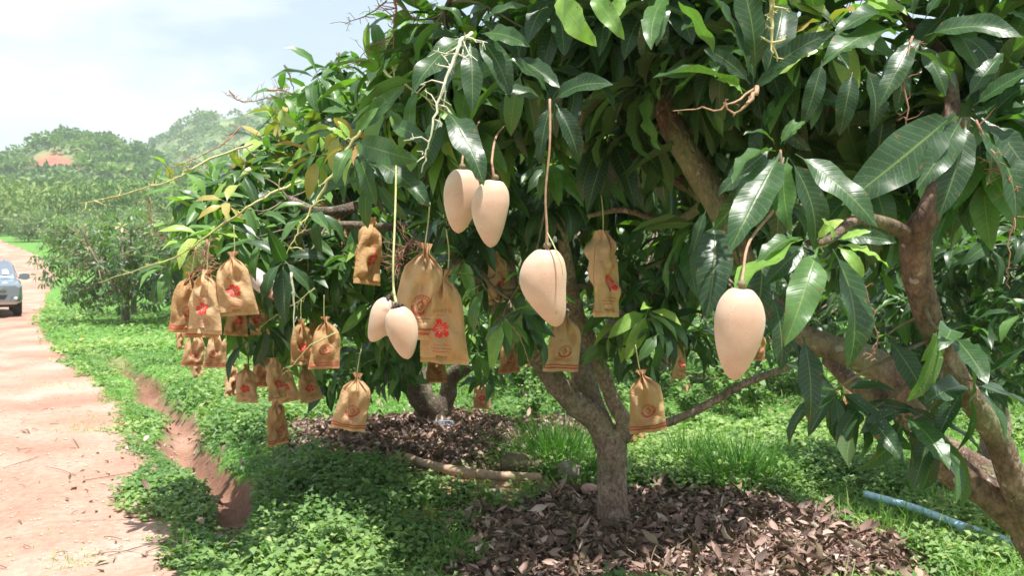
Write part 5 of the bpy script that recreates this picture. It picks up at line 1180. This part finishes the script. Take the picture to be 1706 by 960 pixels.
for (u_, v_, d_, sp_, h_, n_, lb) in [
    (930, 782, 7.3, .15, .50, 1100, 'tall bushy tuft of dark green grass left of the central trunk'), (985, 800, 6.9, .09, .32, 420, 'shorter grass tuft just left of the central trunk behind the stones'),
    (1150, 790, 7.2, .12, .40, 700, 'left of two dark grass tufts on the lawn right of the central trunk'), (1232, 808, 6.9, .13, .44, 900, 'right and fuller of two dark grass tufts right of the central trunk')]:
    p = P(u_, v_, d_); g, t_ = blades(n_, (p[0], p[1]), sp_, h_, .007, int(u_), .42, .22)
    o = link('grass_tuft', g.mesh('grass_tuft', M_grass, tint=t_), kind='stuff'); tag(o, lb, 'grass tuft')
def lawn(name, n, x0, x1, y0, y1, fn, hgt, wid, seed, tone):
    r = np.random.default_rng(seed); xy = scatter(n, x0, x1, y0, y1, fn, r, 1.4); n = len(xy)
    tm = [leaf_template(3, 1, wid / hgt * q, dp, .0, 0, petiole=.01) for q, dp in [(1, .5), (1.2, 1.0), (.9, 1.5)]]
    d = np.column_stack([r.normal(0, .5, (n, 2)), np.ones(n)]); fr = leaf_frames(xy, d, np.column_stack([r.normal(0, .6, (n, 2)), np.full(n, .2)]), .4, r)
    g, t_ = batch_leaves(np.column_stack([xy, H(xy[:, 0], xy[:, 1]) - .01]), fr, hgt * r.uniform(.4, 1.2, n), tm, r.integers(0, 3, n), np.clip(r.normal(tone, .13, n), 0, 1))
    return link(name, g.mesh(name, M_grass, tint=t_), kind='stuff')
o = lawn('grass', 16000, -1, 6.0, 3.9, 11, lambda x, y: (1 - mulch_mask(x, y)) * sstep(.35, .55, fbm(x * .8, y * .8, 81) + .12 * (x > 1)), .16, .006, 82, .62); o['label'] = 'short sunlit grass under and between the trees'; o['category'] = 'grass'
o = lawn('grass', 5200, -7, 0, 3.9, 16, lambda x, y: (cover(x, y) > .3) * .5 * sstep(.5, .65, fbm(x, y, 83)), .15, .006, 84, .55); o['label'] = 'thin grass blades mixed into the weeds of the left verge'; o['category'] = 'grass'
o = lawn('grass', 900, -8, 0, 3.9, 14, lambda x, y: np.exp(-((x - road_edge(y) + .35) / .35) ** 2) * sstep(.55, .65, fbm(x * 2, y * 2, 85)), .06, .005, 86, .7); o['label'] = 'tiny sprigs of grass creeping onto the dirt road'; o['category'] = 'grass'
o = lawn('grass', 2600, 1.5, 3.4, 3.9, 6.2, lambda x, y: (1 - mulch_mask(x, y)) * sstep(.38, .55, fbm(x * 1.5, y * 1.5, 87)), .24, .006, 88, .74); o['label'] = 'longer pale grass round the blue pipe at the lower right'; o['category'] = 'grass'
# taller leafy shrubs behind the central tree
def shrub(x, y, sc, seed, label, group):
    r = np.random.default_rng(seed); cr = Crown(); base = np.array([x, y, ground_z(x, y) - .02]); t = thing('leafy_weed', label, 'plant', tuple(base), group=group); g = Geo()
    for k in range(9):
        a = r.uniform(0, 6.28); L = sc * r.uniform(.5, 1); tip = np.array([math.cos(a) * L * .45, math.sin(a) * L * .45, L]); q = catmull([[0, 0, 0, .006], [*(tip * [.4, .4, .55]), .005], [*tip, .002]], 5); tube(g, q, 4, cap=False)
        for s in q[4::1]:
            if r.random() < .85:
                n_ = 3; ph = r.uniform(0, 6.28, n_); p = np.repeat(s[None, :3], n_, 0); d = np.stack([np.cos(ph), np.sin(ph), r.normal(.1, .3, n_)], -1); cr.add(s[:3], p, leaf_frames(p, d, None, .3, r), r.uniform(.06, .11, n_) * sc / .5 * .8, np.clip(r.normal(.5, .15, n_), 0, 1))
    link('stem', g.mesh('stem', M_stalk_green), t); pos, fr, size, tt = cr.arr(); g, t_ = batch_leaves(pos, fr, size, WT, r.integers(0, 4, len(pos)), tt); tag(link('foliage', g.mesh('foliage', M_weed, tint=t_), t), kind='stuff')
r = np.random.default_rng(88)
for k in range(34):
    u_ = r.uniform(780, 1480); d_ = r.uniform(9.0, 13.5); x = (u_ - 853) / F * d_
    shrub(x, d_, r.uniform(.4, .75), 300 + k, 'leafy knee-high weed growing in the sunny strip behind the central tree', 'knee-high weeds behind the central tree')
for k, (u_, v_, d_, sc_) in enumerate([(545, 905, 5.4, .16), (480, 925, 5.2, .2), (1690, 960, 4.6, .15), (1530, 900, 5.2, .2)]):
    p = P(u_, v_, d_); shrub(p[0], p[1], sc_, 350 + k, ['small young weed standing up from the left verge cover', 'pale grassy weed at the lip of the ditch in the foreground', 'tiny weed in the lower right corner of the lawn', 'young weed beside the blue pipe'][k], None)

# ------------------------------------------------------------------ log, pole, stones, pipe, bottle, twine, twigs
g = Geo(); pts = [gp(u, v, .12) for u, v in [(678, 762), (720, 776), (780, 788), (840, 794), (900, 796)]]; b0 = pts[0].copy()
tube(g, catmull([[*(p - b0), r_] for p, r_ in zip(pts, [.032, .034, .036, .034, .03])], 6), 10, .2); t = thing('wooden_pole', 'pale bare wooden pole lying along the front edge of the far leaf litter', 'pole', tuple(b0)); link('wood', g.mesh('wood', simple('bare_wood', (.40, .27, .18), .8, noise=.3, nscale=30)), t)
g = Geo(); a0, a1 = gp(836, 770, .11), gp(905, 776, .10); tube(g, catmull([[0, 0, 0, .055], [*((a1 - a0) * .3), .075], [*((a1 - a0) * .7), .07], [*(a1 - a0), .04]], 6), 12, .35, seed=4)
t = thing('log', 'short dark brown log behind the wooden pole', 'log', tuple(a0)); link('wood', g.mesh('wood', M_bark_red), t)
def stone(u, v, rx, ry, rz, seed, label, mt):
    p = gp(u, v, .03); rx *= 1.05; ry *= 1.05; rz *= 1.05; th = np.linspace(0, math.pi, 12); ph = np.linspace(0, 2 * math.pi, 18, endpoint=False); T_, Q_ = np.meshgrid(th, ph, indexing='ij')
    n_ = np.stack([np.sin(T_) * np.cos(Q_), np.sin(T_) * np.sin(Q_), np.cos(T_)], -1); k_ = .75 + .5 * fbm(n_[..., 0] * 1.7 + n_[..., 2] * 1.3 + 9, n_[..., 1] * 1.7 + n_[..., 2] + 7, seed, 3); n_ = np.sign(n_) * np.abs(n_) ** .8
    V = n_ * k_[..., None] * [rx, ry, rz]; V[..., 2] += rz * .45
    o = link('stone', mesh_np('stone', V.reshape(-1, 3), grid_faces(12, 18, True)[:, ::-1], [mt], True), loc=tuple(p)); tag(o, label, 'stone')
M_st1 = simple('grey_stone', (.30, .25, .21), .9, noise=.4, nscale=18); M_st2 = simple('pink_stone', (.46, .28, .23), .9, noise=.3, nscale=18)
stone(950, 796, .10, .08, .085, 1, 'angular grey stone beside the tall grass tuft', M_st1); stone(982, 820, .065, .05, .035, 2, 'flat pinkish stone just left of the central trunk', M_st2)
stone(826, 826, .045, .04, .035, 3, 'small pale stone at the corner of the near leaf litter', M_st1); stone(906, 812, .03, .03, .02, 4, 'little grey stone between the wooden pole and the near litter', M_st1); stone(875, 800, .035, .03, .02, 5, 'little grey stone right under the wooden pole', M_st1)
# blue water pipe
M_pipe = simple('blue_pvc', (.48, .72, .84), .45, noise=.22, nscale=22)
t0_ = gp(1440, 826, .03); t = thing('water_pipe', 'light blue plastic water pipe lying in the grass at the lower right', 'pipe', tuple(t0_)); g = Geo()
pp = [gp(u, v, .09) for u, v in [(1442, 824), (1520, 846), (1600, 876), (1706, 912), (1790, 945)]]
tube(g, catmull([[*(p - t0_), .025] for p in pp], 8), 14, .0); link('pipe_run', g.mesh('pipe_run', M_pipe), t)
for a_, b_ in (((1598, 877), (1612, 882)),):
    g = Geo(); tube(g, [[*(gp(*a_, .09) - t0_), .031], [*(gp(*b_, .09) - t0_), .031]], 14, 0); link('pipe_joint', g.mesh('pipe_joint', M_pipe), t)
g = Geo(); pp = [gp(u, v, .035) for u, v in [(1530, 792), (1560, 803), (1620, 815), (1706, 830)]]; t1_ = pp[0].copy(); tube(g, catmull([[*(p - t1_), .025] for p in pp], 6), 12, 0)
t = thing('water_pipe', 'second blue pipe mostly hidden behind the right limbs further back', 'pipe', tuple(t1_)); link('pipe_run', g.mesh('pipe_run', M_pipe), t)
# discarded plastic bottle
m, nt_, b, N = mat('clear_plastic'); b.inputs['Transmission Weight'].default_value = .85; b.inputs['Roughness'].default_value = .08; b.inputs['IOR'].default_value = 1.3; b.inputs['Base Color'].default_value = (.7, .8, .95, 1)
p = gp(742, 706, .10); t = thing('plastic_bottle', 'crumpled clear plastic bottle lying on the far leaf litter by the tree foot', 'bottle', tuple(p)); g = Geo()
q = [[-.10, .02, 0, .012], [-.085, .02, 0, .013], [-.07, .017, 0, .026], [-.05, .015, 0, .034], [-.02, .01, 0, .030], [0, .005, 0, .034], [.03, 0, 0, .031], [.06, 0, 0, .034], [.075, 0, 0, .028]]
tube(g, np.array(q), 14, .12); link('bottle_body', g.mesh('bottle_body', m), t); g = Geo(); tube(g, [[-.115, .022, 0, .015], [-.098, .02, 0, .015]], 12); link('cap', g.mesh('cap', simple('white_cap', (.8, .8, .82), .4)), t)
# twine round the central trunk
g = Geo(); a = np.linspace(0, 2 * math.pi, 40); c = P(1020, 836, d0); q = np.stack([np.cos(a) * .103, np.sin(a) * .103, .006 * np.sin(a * 2) + .01 * np.cos(a), np.full(40, .003)], -1); tube(g, q, 5, .3, cap=False)
o = link('twine', g.mesh('twine', M_panicle), loc=tuple(c)); tag(o, 'thin dark twine wound once round the central trunk near its foot', 'twine')
# road litter
p = gp(30, 717, .02); g, t_ = batch_leaves(np.array([p, p + [.05, .02, 0]]), leaf_frames(p, np.array([[1, .1, .1], [.9, -.5, .3]]), None, .3), np.array([.18, .12]), T_DEAD[8:], np.array([0, 2]), np.array([.95, .6])); g.v = [v - p for v in g.v]
o = link('dead_leaf', g.mesh('dead_leaf', M_dead, tint=t_), loc=tuple(p)); tag(o, 'single curled dead leaf lying on the dirt road at the left', 'dead leaf')
r = np.random.default_rng(95); g = Geo()
for k in range(60):
    u_, v_ = r.uniform(0, 330), r.uniform(640, 955); p = gp(u_, v_, .008)
    if p[0] > road_edge(p[1]) + .4: continue
    a = r.uniform(0, 3.14); L = r.uniform(.03, .16) if k % 9 else r.uniform(.3, .7); d = np.array([math.cos(a), math.sin(a), 0]); m1 = p + d * L * .5 + [0, 0, .008] + r.normal(0, L * .06, 3) * [1, 1, 0]
    tube(g, catmull([[*p, .003], [*m1, .003], [*(p + d * L), .002]], 3), 4, .3)
o = link('fallen_twigs', g.mesh('fallen_twigs', M_twig), kind='stuff'); o['label'] = 'small dry twigs scattered over the dirt road'; o['category'] = 'twigs'
g = Geo()
for k in range(1600):
    y = 3.8 * (18 / 3.8) ** r.uniform(); x = road_edge(y) + r.uniform(-5, .6); s_ = r.uniform(.003, .011) * (1 + (r.random() < .06)); z = ground_z(x, y)
    q = np.array([[x - s_, y, z + s_ * .3, s_ * .6], [x, y + s_ * .2, z + s_ * .4, s_], [x + s_, y, z + s_ * .3, s_ * .6]]); tube(g, q, 6, .3)
o = link('pebbles', g.mesh('pebbles', simple('road_pebble', (.48, .34, .27), .9, noise=.3, nscale=60)), kind='stuff'); o['label'] = 'loose pebbles on the dirt road'; o['category'] = 'pebbles'

# ------------------------------------------------------------------ haze
HZ = bpy.data.materials.new('haze'); HZ.use_nodes = True; nt = HZ.node_tree; nt.nodes.clear()
oo = nt.nodes.new('ShaderNodeOutputMaterial'); pv_ = nt.nodes.new('ShaderNodeVolumePrincipled'); pv_.inputs['Color'].default_value = (.93, .96, 1, 1); pv_.inputs['Density'].default_value = .00062; pv_.inputs['Anisotropy'].default_value = .3
nt.links.new(pv_.outputs[0], oo.inputs['Volume'])
mxz = float(Vg[:, 2].max()) + 22; mnz = float(Vg[:, 2].min()) - 1
bx = np.array([[x, y, z] for x in (-700, 700) for y in (-700, 700) for z in (mnz, mxz)])
me = bpy.data.meshes.new('haze'); me.from_pydata(bx.tolist(), [], [(0, 1, 3, 2), (4, 6, 7, 5), (0, 4, 5, 1), (2, 3, 7, 6), (0, 2, 6, 4), (1, 5, 7, 3)]); me.materials.append(HZ)
link('haze', me, kind='stuff')
